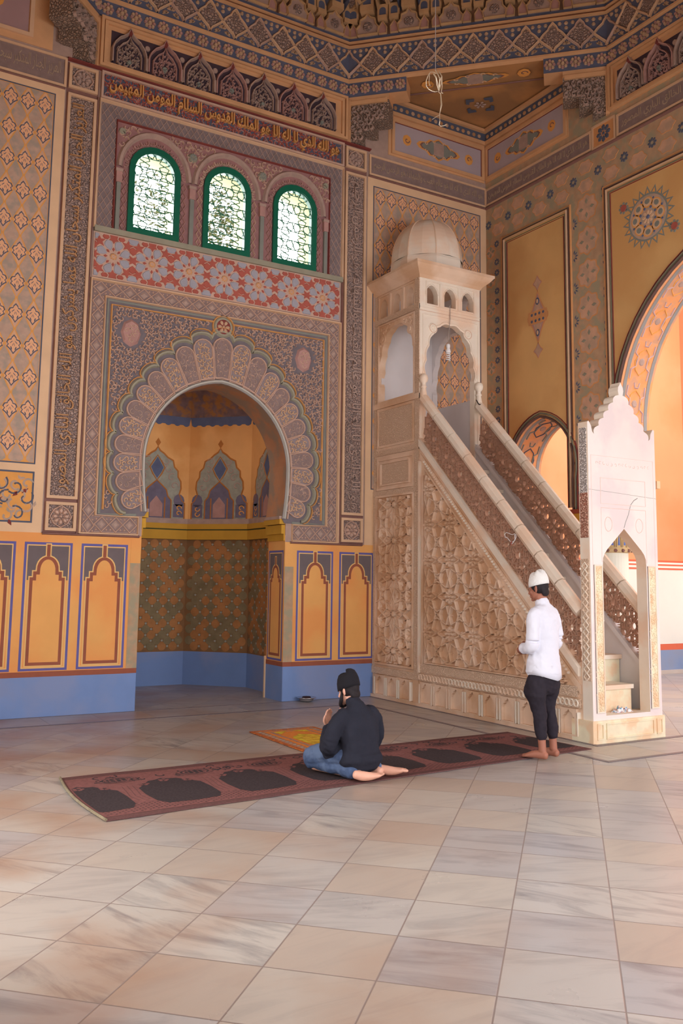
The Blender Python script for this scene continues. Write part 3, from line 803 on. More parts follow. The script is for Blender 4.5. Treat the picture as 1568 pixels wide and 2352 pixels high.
for sx in (-1, 1):
    for sz in (-1, 1):
        q = (1.86+sx*.13, -1.0+sz*.12)
        cs.plate(GD, [(q[0]+x*sx, q[1]+z*sz) for x, z in ((-.06, .07), (.07, .08), (.08, -.05), (.03, -.07), (.02, 0), (-.05, .01))], .01, .016, slateg)
rosette(cs, GD, (1.86, -1.0), .10, .01, .02, taupe, 6)
cs.ribbon(GD, [(.5, -.48), (3.2, -.48)], .03, 0, .015, brownl)
cs.build('trim_3', kind='structure')
# left bay: end of its blue panel
lp = MB()
lp.rect(Q, -.36, 8.08, 1.74, 9.0, 0, .01, orn); lp.frame(Q, -.3, 8.16, 1.50, 9.2, .05, 0, .04, cream2); lp.rect(Q, -.25, 8.22, 1.44, 9.1, .01, .014, M('mauve_panel', (160, 124, 118), .06, 3))
lp.plate(Q, [(1.0+.16*math.cos(2*PI*i/10), 8.60+.2*math.sin(2*PI*i/10)) for i in range(10)], .014, .018, orangel)
lp.plate(Q, [(1.0+.11*math.cos(2*PI*i/10), 8.60+.15*math.sin(2*PI*i/10)) for i in range(10)], .018, .020, greyg)
lp.build('painted_panel', wall_back)

# muqarnas rising over the fascia --------------------------------------------
mq = MB()
buff = M('muqarnas_buff', (188, 144, 100), .1, 6, bump=.2)
for i in (7, 0, 1, 2):
    F, L = side_frame(i)
    mq.rect(F, -.3, 9.6, L+.3, 10.6, -.4, .02, M('muqarnas_ground', (140, 104, 78), .1, 6))
    mq.rect(F, 0, 9.6, L, 9.66, .0, .05, blueb)
    n = 6; p = L/n
    for k in range(n):
        c = (k+.5)*p
        # large scalloped medallion
        P = [(c-.15, 9.66), (c+.15, 9.66), (c+.17, 9.76), (c+.12, 9.82), (c+.11, 9.90), (c+.04, 9.93), (c, 9.99), (c-.04, 9.93), (c-.11, 9.90), (c-.12, 9.82), (c-.17, 9.76)]
        mq.plate(F, P, .02, .10, taupe); mq.ribbon(F, P, .03, .09, .13, buff, closed=True)
        mq.disc(F, (c, 9.79), .075, .10, .14, lozen, 12, .7)
        for sg in (-1, 1):
            c2 = c+sg*p*.36
            P = [(c2-.055, 9.66), (c2+.055, 9.66), (c2+.06, 9.76), (c2+.02, 9.82), (c2, 9.86), (c2-.02, 9.82), (c2-.06, 9.76)]
            mq.plate(F, P, .02, .08, pinkd); mq.ribbon(F, P, .02, .07, .10, buff, closed=True)
            mq.rect(F, c2-.07+sg*.0, 9.86, c2+.07, 9.93, .02, .13, buff)
            A = [(c2-.05, 9.93), (c2+.05, 9.93)]+[(c2+.05*math.cos(PI*j/6), 10.02+.05*math.sin(PI*j/6)) for j in range(7)]
            mq.rect(F, c2-.08, 9.92, c2+.08, 10.12, .02, .10, buff); mq.plate(F, A, .10, .102, blueb)
            mq.rect(F, c2-.085, 10.10, c2-.055, 10.4, .02, .22, buff); mq.rect(F, c2+.055, 10.10, c2+.085, 10.4, .02, .22, buff)
        # upper tier
        c3 = c
        mq.rect(F, c3-.10, 9.98, c3+.10, 10.08, .02, .20, buff)
        A = [(c3-.06, 10.08), (c3+.06, 10.08)]+[(c3+.06*math.cos(PI*j/6), 10.17+.06*math.sin(PI*j/6)) for j in range(7)]
        mq.rect(F, c3-.10, 10.08, c3+.10, 10.34, .02, .17, buff); mq.plate(F, A, .17, .172, blueb)
        for sg in (-1, 1): mq.pyr(F, [(c3+sg*.15, 9.98), (c3+sg*.19, 10.12), (c3+sg*.15, 10.3), (c3+sg*.11, 10.12)], .02, .26, blueb if k % 2 else buff, .3)
        P = [(c+p/2-.14, 10.22), (c+p/2, 10.10), (c+p/2+.14, 10.22), (c+p/2+.16, 10.45), (c+p/2-.16, 10.45)]
        mq.plate(F, P, .1, .32, lozen); mq.ribbon(F, P, .03, .3, .35, buff, closed=True)
mq.build('trim_4', kind='structure')
# ------------------------------------------------------------------ niche interior
ni = MB(); rnd = random.Random(12)
NP = [(3.13, .5), (2.88, .55), (2.88, 1.67), (3.61, 2.4), (4.65, 2.4), (5.38, 1.67), (5.38, .55), (5.13, .5)]
greyp = M('niche_painted_grey', (150, 142, 122), .14, 14); violp = M('niche_painted_violet', (108, 96, 106), .12, 12)
brp = M('niche_brown_outline', (172, 104, 48), .1, 9)
for i in range(len(NP)-1):
    a, b = NP[i], NP[i+1]; L = math.hypot(b[0]-a[0], b[1]-a[1])
    F = Frame((a[0], a[1], 0), (b[0]-a[0], b[1]-a[1], 0), (0, 0, 1))
    ni.rect(F, 0, 0, L, .50, -.12, 0, dadoB); ni.rect(F, 0, .50, L, 2.20, -.12, 0, nicheT)
    ni.rect(F, 0, 2.20, L, 2.34, -.12, .05, nicheY); ni.rect(F, 0, 2.34, L, 2.36, -.12, .03, M('niche_green_line', (86, 82, 44), .05, 5))
    ni.rect(F, 0, 2.36, L, 2.44, -.12, .06, nicheY); ni.rect(F, 0, 2.44, L, 2.52, -.12, .03, taupe)
    ni.rect(F, 0, 2.52, L, 4.12, -.12, 0, nicheO)
    if L > .3:
        n = round(L/.172); p = L/n
        for r_ in range(10):
            for k in range(n+1):
                for q in (0, 1):
                    s_ = k*p+(p/2 if q else 0); z = .58+r_*.172+(.086 if q else 0)
                    if s_ > L-.02 or s_ < .02 or z > 2.16: continue
                    ni.disc(F, (s_, z), .068, 0, .004, nicheB if rnd.random() < (.75 if q else .25) else nicheA, 12, .93)
                    ni.rect(F, s_+p/2-.014, z-.014, s_+p/2+.014, z+.014, 0, .004, greyp) if s_+p/2 < L-.02 else None
        c = L/2; w = min(.46, L*.44)
        if L > .5:
            cus = [(1.0, 2.52), (1.0, 2.76), (.90, 2.80), (.80, 2.90), (.86, 2.99), (.84, 3.10), (.74, 3.17), (.73, 3.26), (.60, 3.32), (.55, 3.42), (.36, 3.46), (.22, 3.52), (.08, 3.56), (0, 3.62)]
            P = [(c+x*w, z) for x, z in cus]+[(c-x*w, z) for x, z in reversed(cus[:-1])]
            ni.plate(F, P, 0, .003, greyp); ni.ribbon(F, P, .030, .0, .008, brp)
            ni.pyr(F, [(c, 3.62), (c+.045, 3.69), (c, 3.76), (c-.045, 3.69)], 0, .008, brp, .6)
            in_ = [(.52, 2.52), (.52, 2.80), (.40, 2.86), (.34, 2.96), (.20, 3.02), (0, 3.10)]
            P = [(c+x*w, z) for x, z in in_]+[(c-x*w, z) for x, z in reversed(in_[:-1])]
            ni.plate(F, P, .003, .005, violp); ni.ribbon(F, P, .024, .003, .010, brp)
            ni.plate(F, [(c+.10*x, z) for x, z in ((0, 3.13), (.6, 3.22), (1, 3.30), (.5, 3.38), (0, 3.46), (-.5, 3.38), (-1, 3.30), (-.6, 3.22))], .003, .006, slate)
            ni.ribbon(F, [(c+.12*x, z) for x, z in ((0, 3.10), (.6, 3.20), (1, 3.30), (.5, 3.40), (0, 3.49), (-.5, 3.40), (-1, 3.30), (-.6, 3.20))], .02, .003, .010, brp, closed=True)
            ni.plate(F, [(c-.11*w*2, 2.54), (c+.11*w*2, 2.54), (c+.11*w*2, 2.74), (c, 2.86), (c-.11*w*2, 2.74)], .005, .007, pinkd)
            for sg in (-1, 1):
                ni.ribbon(F, [(c+sg*.30*w, 2.52), (c+sg*.30*w, 2.84)], .02, .005, .01, brp)
                ni.plate(F, [(c+sg*.80*w+.09*math.cos(2*PI*j/10), 2.80+.10*math.sin(2*PI*j/10)) for j in range(10)], .003, .006, violp)
                ni.plate(F, [(c+sg*.80*w-.09, 2.54), (c+sg*.80*w+.09, 2.54), (c+sg*.80*w+.09, 2.74), (c+sg*.80*w-.09, 2.74)], .003, .006, violp)
                for zz in (2.60, 2.68): ni.ribbon(F, spiral((c+sg*.80*w, zz), .05, 0, sg*5), .016, .006, .010, orangel)
                for rr in range(4): ni.ribbon(F, spiral((c+sg*(.62-.1*rr)*w, 3.02+.13*rr), .07, rr, sg*5), .016, .003, .009, taupe)
    # scalloped dark border and ribbed half dome
    n = max(2, round(L/.15)); P = [(0, 4.12)]
    for k in range(n):
        for j in range(1, 6): P.append((L*(k+j/6)/n, 4.02-.05*math.sin(PI*j/6)))
    P.append((L, 4.12)); ni.plate(F, P, 0, .006, slate)
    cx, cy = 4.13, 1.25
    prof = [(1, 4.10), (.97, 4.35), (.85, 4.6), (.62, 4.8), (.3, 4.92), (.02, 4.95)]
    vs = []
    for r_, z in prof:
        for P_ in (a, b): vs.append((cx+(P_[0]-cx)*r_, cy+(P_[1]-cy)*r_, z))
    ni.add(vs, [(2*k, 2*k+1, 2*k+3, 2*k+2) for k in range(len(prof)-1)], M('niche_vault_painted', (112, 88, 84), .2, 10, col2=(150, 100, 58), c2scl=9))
# mustard capitals on the jambs of the mouth
for sg in (-1, 1):
    x0 = CX+sg*1.0
    for z0_, z1_, e in ((2.13, 2.22, .02), (2.22, 2.34, .055), (2.35, 2.42, .085)):
        ni.box(min(x0+sg*.02, x0-sg*e), .012, z0_, max(x0+sg*.02, x0-sg*e), .498, z1_, nicheY)
    ni.box(min(x0+sg*.02, x0-sg*.09), .014, 2.418, max(x0+sg*.02, x0-sg*.09), .497, 2.46, taupe)
    ni.box(x0-.02, .5, 0, x0+.02, .53, .56, cream)
niche = ni.build('trim_5', kind='structure')

# ------------------------------------------------------------------ windows
wframe_m = green
for i, c in enumerate(WC):
    w = MB()
    w.plate(Q, win_outline(c, .345, 5.955, 6.82, 7.16), -.05, .045, green, holes=[win_outline(c, .275, 6.03, 6.82, 7.085)])
    w.plate(Q, win_outline(c, .30, 6.0, 6.82, 7.11), -.05, .03, green, holes=[win_outline(c, .265, 6.04, 6.82, 7.075)])
    wo = w.build('window_%d' % (i+1), kind='structure')
    l = MB()
    reg = win_outline(c, .28, 6.02, 6.82, 7.095)
    P, C = tiles488(.265, c-.4, 5.9, c+.4, 7.3, c, 6.16)
    segs = hankin(P, 67.5)
    for a, b in segs:
        for s_ in clipseg(a, b, lambda p: inside(p, reg), 5): l.ribbon(Q.off(0, 0, -.012), s_, .012, -.008, .006, green)
    for k in range(9):
        z = 6.09+k*.1325
        for s_ in clipseg((c-.3, z), (c+.3, z), lambda p: inside(p, reg), 40): l.ribbon(Q.off(0, 0, -.012), s_, .010, -.008, .004, green)
    l.build('lattice', wo)

# ------------------------------------------------------------------ right wall
def big_arch(off=0., zb=2.60, n=14):
    c, R_ = .344, 2.21+off
    a0 = math.degrees(math.asin((3.35-3.7)/R_)); a1 = math.degrees(math.acos(c/R_))
    r = arc(4.5-c, 3.7, R_, a0, a1, n)           # far half (larger s)
    r = [(r[0][0], zb)]+r
    return r+[(9.0-x, z) for x, z in reversed(r[:-1])]
def small_arch(off=0., zb=2.62, n=12):
    c, R_ = .12, .77+off
    a0 = math.degrees(math.asin((3.05-3.25)/R_)); a1 = math.degrees(math.acos(c/R_))
    r = arc(1.19-c, 3.25, R_, a0, a1, n); r = [(r[0][0], zb)]+r
    return r+[(2.38-x, z) for x, z in reversed(r[:-1])]
ba, sa = big_arch(), small_arch()
wr = MB()
outl = [(-WT, 0), (.50, 0), (.50, 2.62)]+list(reversed(sa))+list(reversed(ba))+[(6.5, 2.6), (6.5, 0), (9.5, 0), (9.5, 10.9), (-WT, 10.9)]
wr.plate(R, outl, -.6, 0, sideG, ms=intr)
wall_right = wr.build('wall_right', kind='structure')
rd = MB()
# mirrored plain wall_left (not decorated towards the hall)
def lines(mb, F, path, closed=False):
    """painted/moulded multi-line frame, outside to inside"""
    return
def offset_frame(mb, a, top, b, bot, seq):
    i = 0
    for w, m, e in seq:
        pts = [(a+i+w/2, bot), (a+i+w/2, top-i-w/2), (b-i-w/2, top-i-w/2), (b-i-w/2, bot)]
        mb.ribbon(R, pts, w, 0, e, m); i += w
seq = [(.035, sideO, .02), (.03, M('umber_line', (96, 68, 58), .1, 8), .022), (.035, cream2, .035), (.035, M('olive_line', (124, 112, 88), .1, 6), .02), (.02, wine, .018)]
# ochre panel over the small arch
rd.plate(R, [(.44, 2.75), (.50, 2.75)]+list(reversed(small_arch(.03, 2.75)))+[(1.90, 2.75), (1.90, 6.98), (.44, 6.98)], 0, .006, sideY) if False else None
op = [(.44, 2.62)]+[(2.38-x, z) for x, z in small_arch(.02)]+[(1.80, 2.62), (1.80, 6.98), (.44, 6.98)]
rd.plate(R, op, 0, .006, sideY)
op = [(2.58, 3.0)]+[(9.0-x, z) for x, z in big_arch(.02, 3.0)]+[(6.42, 3.0), (6.42, 6.98), (2.58, 6.98)]
rd.plate(R, op, 0, .006, sideY)
offset_frame(rd, .37, 7.035, 1.88, 2.65, seq); offset_frame(rd, 2.47, 7.05, 6.53, 2.65, seq)
for A, zb in ((small_arch, 2.62), (big_arch, 2.60)):
    rd.ribbon(R, A(.095, zb), .02, 0, .02, wine); rd.ribbon(R, A(.062, zb), .035, 0, .03, M('olive_line', (124, 112, 88))); rd.ribbon(R, A(.02, zb), .035, 0, .034, M('umber_line', (96, 68, 58)))
# floral bands
def cloud(c, r, n=8):
    rd.plate(R, [(c[0]+r*(1+.10*math.cos(n*t*PI/16))*math.cos(t*PI/16), c[1]+r*(1+.10*math.cos(n*t*PI/16))*math.sin(t*PI/16)) for t in range(32)], 0, .003, sideO)
    rd.plate(R, [(c[0]+(r-.02)*(1+.10*math.cos(n*t*PI/16))*math.cos(t*PI/16), c[1]+(r-.02)*(1+.10*math.cos(n*t*PI/16))*math.sin(t*PI/16)) for t in range(32)], 0, .0045, sideP)
    for k in range(4):
        a = k*PI/2; q = (c[0]+r*.5*math.cos(a), c[1]+r*.5*math.sin(a)); u, v = math.cos(a), math.sin(a)
        rd.pyr(R, [(q[0]+.05*u, q[1]+.05*v), (q[0]-.028*v, q[1]+.028*u), (q[0]-.045*u, q[1]-.045*v), (q[0]+.028*v, q[1]-.028*u)], .0045, .007, sideG2, .6)
sideP = M('faded_pink_cloud', (196, 148, 116), .1, 8, col2=(176, 140, 112), c2scl=6)
sideG2 = M('faded_green', (140, 128, 104), .1, 8)
for k in range(-1, 14):
    s_ = .532+.4665*k
    if s_ > 0: rosette(rd, R, (s_, 7.33), .075, .0, .006, slateg, 8, core=False)
    for dz in (-.17, .17):
        c = (s_+.233, 7.33+dz*.8)
        if 0.1 < c[0] < 6.4: rd.plate(R, [(c[0]+.13*(1+.12*math.cos(6*t*PI/12))*math.cos(t*PI/12), c[1]+.095*(1+.12*math.cos(6*t*PI/12))*math.sin(t*PI/12)) for t in range(24)], 0, .003, sideP); rd.ribbon(R, [(c[0]+.13*(1+.12*math.cos(6*t*PI/12))*math.cos(t*PI/12), c[1]+.095*(1+.12*math.cos(6*t*PI/12))*math.sin(t*PI/12)) for t in range(24)], .012, .0, .006, sideO, closed=True)
for k in range(10):
    z = 6.86-.475*k
    if z < 2.9: break
    cloud((2.175, z), .20)
    for sg, dz in ((-1, -.16), (1, .12)):
        for j in range(5):
            a = (PI/2 if sg < 0 else -PI/2)+(j-2)*.62-PI/2*(1 if sg < 0 else -1)
            q = (2.175+sg*.27+.06*math.cos(a)*1, z+dz+.06*math.sin(a)); u, v = math.cos(a), math.sin(a)
            rd.pyr(R, [(q[0]+.035*u, q[1]+.035*v), (q[0]-.014*v, q[1]+.014*u), (q[0]-.03*u, q[1]-.03*v), (q[0]+.014*v, q[1]-.014*u)], .0, .006, slateg, .7)
    cloud((.12, z), .11)
    for dz in (-.2, .1): rosette(rd, R, (.26, z+dz), .06, 0, .005, slateg, 8, core=False)
# medallion pendant on the narrow panel
def pend(c, hw, hh, kind):
    for g, m, e in ((1.0, sideO, .008), (.86, pinkd if kind else slateg, .010), (.72, sideP, .012)):
        P = [(0, 1), (.30, .62), (.55, .34), (1.0, .06), (1, 0), (1.0, -.06), (.55, -.34), (.30, -.62), (0, -1)]
        P = [(c[0]+x*hw*g, c[1]+z*hh*g) for x, z in P]+[(c[0]-x*hw*g, c[1]+z*hh*g) for x, z in reversed(P and [(0, 1), (.30, .62), (.55, .34), (1.0, .06), (1, 0), (1.0, -.06), (.55, -.34), (.30, -.62)][1:])]
        rd.plate(R, P, .006, e, m)
mc = (1.175, 5.53)
pend(mc, .22, .42, 1); pend((mc[0], 6.05), .10, .13, 1); pend((mc[0], 5.02), .10, .13, 1)
rd.plate(R, [(mc[0]+x, mc[1]+z) for x, z in ((-.19, -.10), (.19, -.10), (.21, 0), (.19, .10), (-.19, .10), (-.21, 0))], .012, .014, sideO)
for sx in (-.12, -.04, .04, .12):
    for sz in (-.05, .05): rd.disc(R, (mc[0]+sx, mc[1]+sz), .025, .014, .018, slateg, 6)
for sz in (-.24, .24): rd.disc(R, (mc[0], mc[1]+sz), .04, .012, .016, slateg, 8, .8, ry=.06); rd.disc(R, (mc[0], mc[1]+sz), .022, .016, .018, cream2, 8, .8, ry=.035)
# roundel on the wide panel
rc_ = (3.24, 6.35)
for k in range(20):
    a = 2*PI*k/20
    def pt(r, t): return (rc_[0]+r*math.cos(t), rc_[1]+r*math.sin(t))
    rd.plate(R, [pt(.315, a-PI/20), pt(.40, a), pt(.315, a+PI/20)], .006, .010, olive2) if False else None
    rd.plate(R, [pt(.31, a-PI/20*1.1), pt(.42, a), pt(.31, a+PI/20*1.1)], .006, .009, greyg)
    rd.plate(R, [pt(.31, a-PI/20*.6), pt(.378, a), pt(.31, a+PI/20*.6)], .006, .011, orangel)
rd.disc(R, rc_, .32, .006, .012, greyg, 32, 1.0); rd.disc(R, rc_, .295, .006, .014, cell, 32, 1.0)
for k in range(8):
    a = 2*PI*k/8
    for r0, r1, hw, m in ((.12, .27, .085, orangel), (.14, .255, .068, cream2), (.17, .24, .04, greyg)):
        rm = (r0+r1)/2; P = [(rm+(r1-r0)/2*math.cos(t*PI/6), hw*math.sin(t*PI/6)) for t in range(12)]
        rd.plate(R, [(rc_[0]+x*math.cos(a)-y*math.sin(a), rc_[1]+x*math.sin(a)+y*math.cos(a)) for x, y in P], .014, .016+(.27-r1)*.2, m)
    b = a+PI/8
    for rr, s_ in ((.13, .026), (.245, .020)): rd.pyr(R, [(rc_[0]+rr*math.cos(b)+s_*math.cos(t*PI/2+b), rc_[1]+rr*math.sin(b)+s_*math.sin(t*PI/2+b)) for t in range(4)], .014, .020, slate, .7)
rosette(rd, R, rc_, .10, .014, .02, cream2, 8, core=False); rd.disc(R, rc_, .03, .014, .024, slate, 8, .7)
for dx, dz in ((-.40, .26), (.40, -.26)):
    q = (rc_[0]+dx, rc_[1]+dz)
    rd.ribbon(R, [(rc_[0]+dx*.7, rc_[1]+dz*.7), q], .03, .006, .012, greyg)
    for j in range(8): rd.disc(R, (q[0]+.065*math.cos(j*PI/4), q[1]+.065*math.sin(j*PI/4)), .022, .006, .012, greyg, 6)
    rd.disc(R, q, .052, .006, .016, redp, 10, .9)
rd.build('painted_decoration', wall_right)
# decorated soffits of the two arches
class Curved:
    def __init__(s, F, path, dep):
        s.F = F; s.p = path; s.L = [0]
        for i in range(1, len(path)): s.L.append(s.L[-1]+math.hypot(path[i][0]-path[i-1][0], path[i][1]-path[i-1][1]))
        s.len = s.L[-1]; s.dep = dep
    def __call__(s, a, b, c=0.):
        a = min(max(a, 0), s.len-1e-6); i = 0
        while s.L[i+1] < a: i += 1
        t = (a-s.L[i])/(s.L[i+1]-s.L[i]); p, q = s.p[i], s.p[i+1]
        dx, dy = q[0]-p[0], q[1]-p[1]; l = math.hypot(dx, dy)
        nx, ny = -dy/l, dx/l      # towards the opening (path runs anticlockwise)
        return s.F(p[0]+dx*t+nx*c, p[1]+dy*t+ny*c, -b)
def seg_rect(mb, F, L, b0, b1, d, m, n=40):
    for i in range(n):
        a, b = L*i/n, L*(i+1)/n
        mb.add([F(a, b0, d), F(b, b0, d), F(b, b1, d), F(a, b1, d)], [(0, 1, 2, 3)], m)
so = MB()
sof_o = M('arch_soffit_orange', (222, 144, 88), .08, 6, col2=(196, 140, 104), c2scl=6); sof_l = M('arch_soffit_lilac', (190, 152, 142), .08, 7)
for path, nn in ((ba, 15), (sa, 6)):
    C = Curved(R, path, .6)
    seg_rect(so, C, C.len, 0, .6, .004, sof_o, 60)
    for b in (.075, .525): seg_rect(so, C, C.len, b-.03, b+.03, .008, M('soffit_grey_line', (138, 128, 118), .05, 5), 60)
    p = C.len/nn
    for k in range(nn):
        m_ = (k+.5)*p
        so.ribbon(C, [(m_+x*p, .3+y) for x, y in ((-.32, 0), (-.2, .09), (0, .13), (.2, .09), (.32, 0), (.2, -.09), (0, -.13), (-.2, -.09))], .02, .004, .014, orangel if nn > 9 else slateg, closed=True)
        for sg in (-1, 1):
            so.ribbon(C, [(m_-.42*p, .3+sg*.16), (m_-.2*p, .3+sg*.17), (m_-.12*p, .3+sg*.10), (m_+.12*p, .3+sg*.10), (m_+.2*p, .3+sg*.17), (m_+.42*p, .3+sg*.16)], .026, .004, .016, sof_l if nn > 9 else greyg)
            so.ribbon(C, [(m_-.5*p, .3+sg*.05), (m_-.38*p, .3+sg*.03), (m_-.38*p, .3-sg*.03)], .022, .004, .014, sof_l if nn > 9 else greyg)
        so.disc(C, (m_, .3), .055, .004, .012, taupe, 8, .7)
so.build('soffit_ornament', wall_right)
# impost corbels and columns under the pier
im = MB()
im.box(9.20, -2.80, 2.87, 9.262, -2.55, 2.97, cream)
for s0, s1, zz in ((1.80, 2.56, 2.60), (6.33, 7.2, 2.60)):
    for e, z0_, z1_, m in ((.10, 2.56, 2.62, M('impost_red', (150, 72, 48), .08, 6)), (.07, 2.48, 2.56, nicheY), (.03, 2.40, 2.48, nicheY)):
        im.box(XE-e*.5, -s1-e*.5, z0_, XE+.6+e*.5, -s0+e, z1_, m)
im.box(XE-.03, -.56, 2.55, XE+.6, -.44, 2.62, M('impost_red', (150, 72, 48)))
im.build('impost', wall_right)
for s0 in (2.21,):
    c = MB()
    shaft = M('column_plaster', (246, 222, 194), .04, 2, k=.95)
    cx, cy = XE+.30, -s0
    c.lathe((cx, cy, 0), [(.30, 0), (.30, .10), (.26, .14), (.235, .20), (.225, .3), (.215, 2.02)], shaft, 32)
    co = c.build('column', smooth=False, label='round ivory column with a painted leaf capital beyond the stair arch' if s0 < 3 else 'round ivory column at the far end of the wide arch', category='column')
    c = MB(); capm = M('capital_buff', (206, 170, 120), .1, 7, k=.95)
    pr = [(.215, 2.02), (.255, 2.03), (.265, 2.06), (.24, 2.08), (.225, 2.10), (.225, 2.28), (.26, 2.36), (.31, 2.40)]
    c.lathe((cx, cy, 0), pr, capm, 32)
    for k in range(16):
        a = 2*PI*k/16
        F = Frame((cx+.225*math.cos(a), cy+.225*math.sin(a), 0), (-math.sin(a), math.cos(a), 0), (0, 0, 1))
        c.pyr(F, [(-.016, 2.12), (.016, 2.12), (.008, 2.2), (0, 2.26), (-.008, 2.2)], 0, .006, M('capital_blue', (96, 112, 168), .05, 5), .8)
        c.disc(F, (.04, 2.05), .026, .03, .05, brownl, 6, .7)
        c.ribbon(F, [(-.035, 2.10), (-.03, 2.2), (0, 2.32), (.03, 2.2), (.035, 2.10)], .014, 0, .014, capm)
    c.build('capital', co)

# ------------------------------------------------------------------ adjoining room
rm = MB()
Q2 = Frame((XE+.6, .5, 0), (1, 0, 0), (0, 0, 1)); Lq = 13.95-XE-.6
for z0_, z1_, m in ((0, .42, dadoB2 if False else M('room_dado_blue', (136, 146, 168), .08, 2, k=.95, col2=(144, 146, 160), c2scl=2)), (.42, .53, stripe), (.53, 1.90, roomC), (1.90, 9.5, roomO)):
    rm.rect(Q2, 0, z0_, Lq, z1_, -.3, 0, m)
for z0_, z1_, m in ((1.885, 1.915, stripe), (1.915, 1.955, roomC), (1.955, 1.985, stripe), (1.985, 2.02, roomC), (2.02, 2.055, stripe)):
    rm.rect(Q2, 0, z0_, Lq, z1_, 0, .006, m)
wall_outer_back = rm.build('wall_side_room', kind='structure')
rm = MB()
R2 = Frame((13.95, .5, 0), (0, -1, 0), (0, 0, 1))
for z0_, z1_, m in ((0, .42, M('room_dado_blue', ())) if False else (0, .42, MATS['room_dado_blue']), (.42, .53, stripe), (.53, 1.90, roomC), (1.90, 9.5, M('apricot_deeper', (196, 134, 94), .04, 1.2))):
    rm.rect(R2, 0, z0_, 12, z1_, -.3, 0, m)
rm.build('wall_side_room_end', kind='structure')
tm = MB()
tm.box(XE+.6, .44, 0, 13.95, .5, .06, M('skirting_marble', (190, 168, 150), .06, 3))
tm.build('baseboard_side_room', kind='structure')

# ------------------------------------------------------------------ left wall, roof
wl = MB()
LW = Frame((-.36, 0, 0), (0, 1, 0), (0, 0, 1))
la = [(-x, z) for x, z in big_arch()]
wl.plate(LW, [(-9.0, 0), (-6.4, 0)]+[(-6.4, 2.6)]+list((x, z) for x, z in reversed([(-p[0], p[1]) for p in reversed(big_arch())]))[::-1][::-1]+[(-2.6, 2.6), (-2.6, 0), (.5, 0), (.5, 10.9), (-9.0, 10.9)], -.5, 0, cream)
wl.build('wall_left', kind='structure')
wf = MB()
wf.box(-.9, -9.5, 5.0, XE+.6, -9.0, 10.9, cream)  # unseen header added to keep high sky light off the upper walls
wf.build('front_sky_block', kind='structure')
wx = MB(); wx.box(-7, .5, 0, -.36, .8, 10.9, cream); wx.build('west_sky_block', kind='structure')  # unseen panel added to stop the bright rear sky lighting the left floor
ce = MB()
ce.box(-.9, -9.3, 10.9, XE+.6, .5, 11.1, roofm)
ce.build('ceiling', kind='structure')

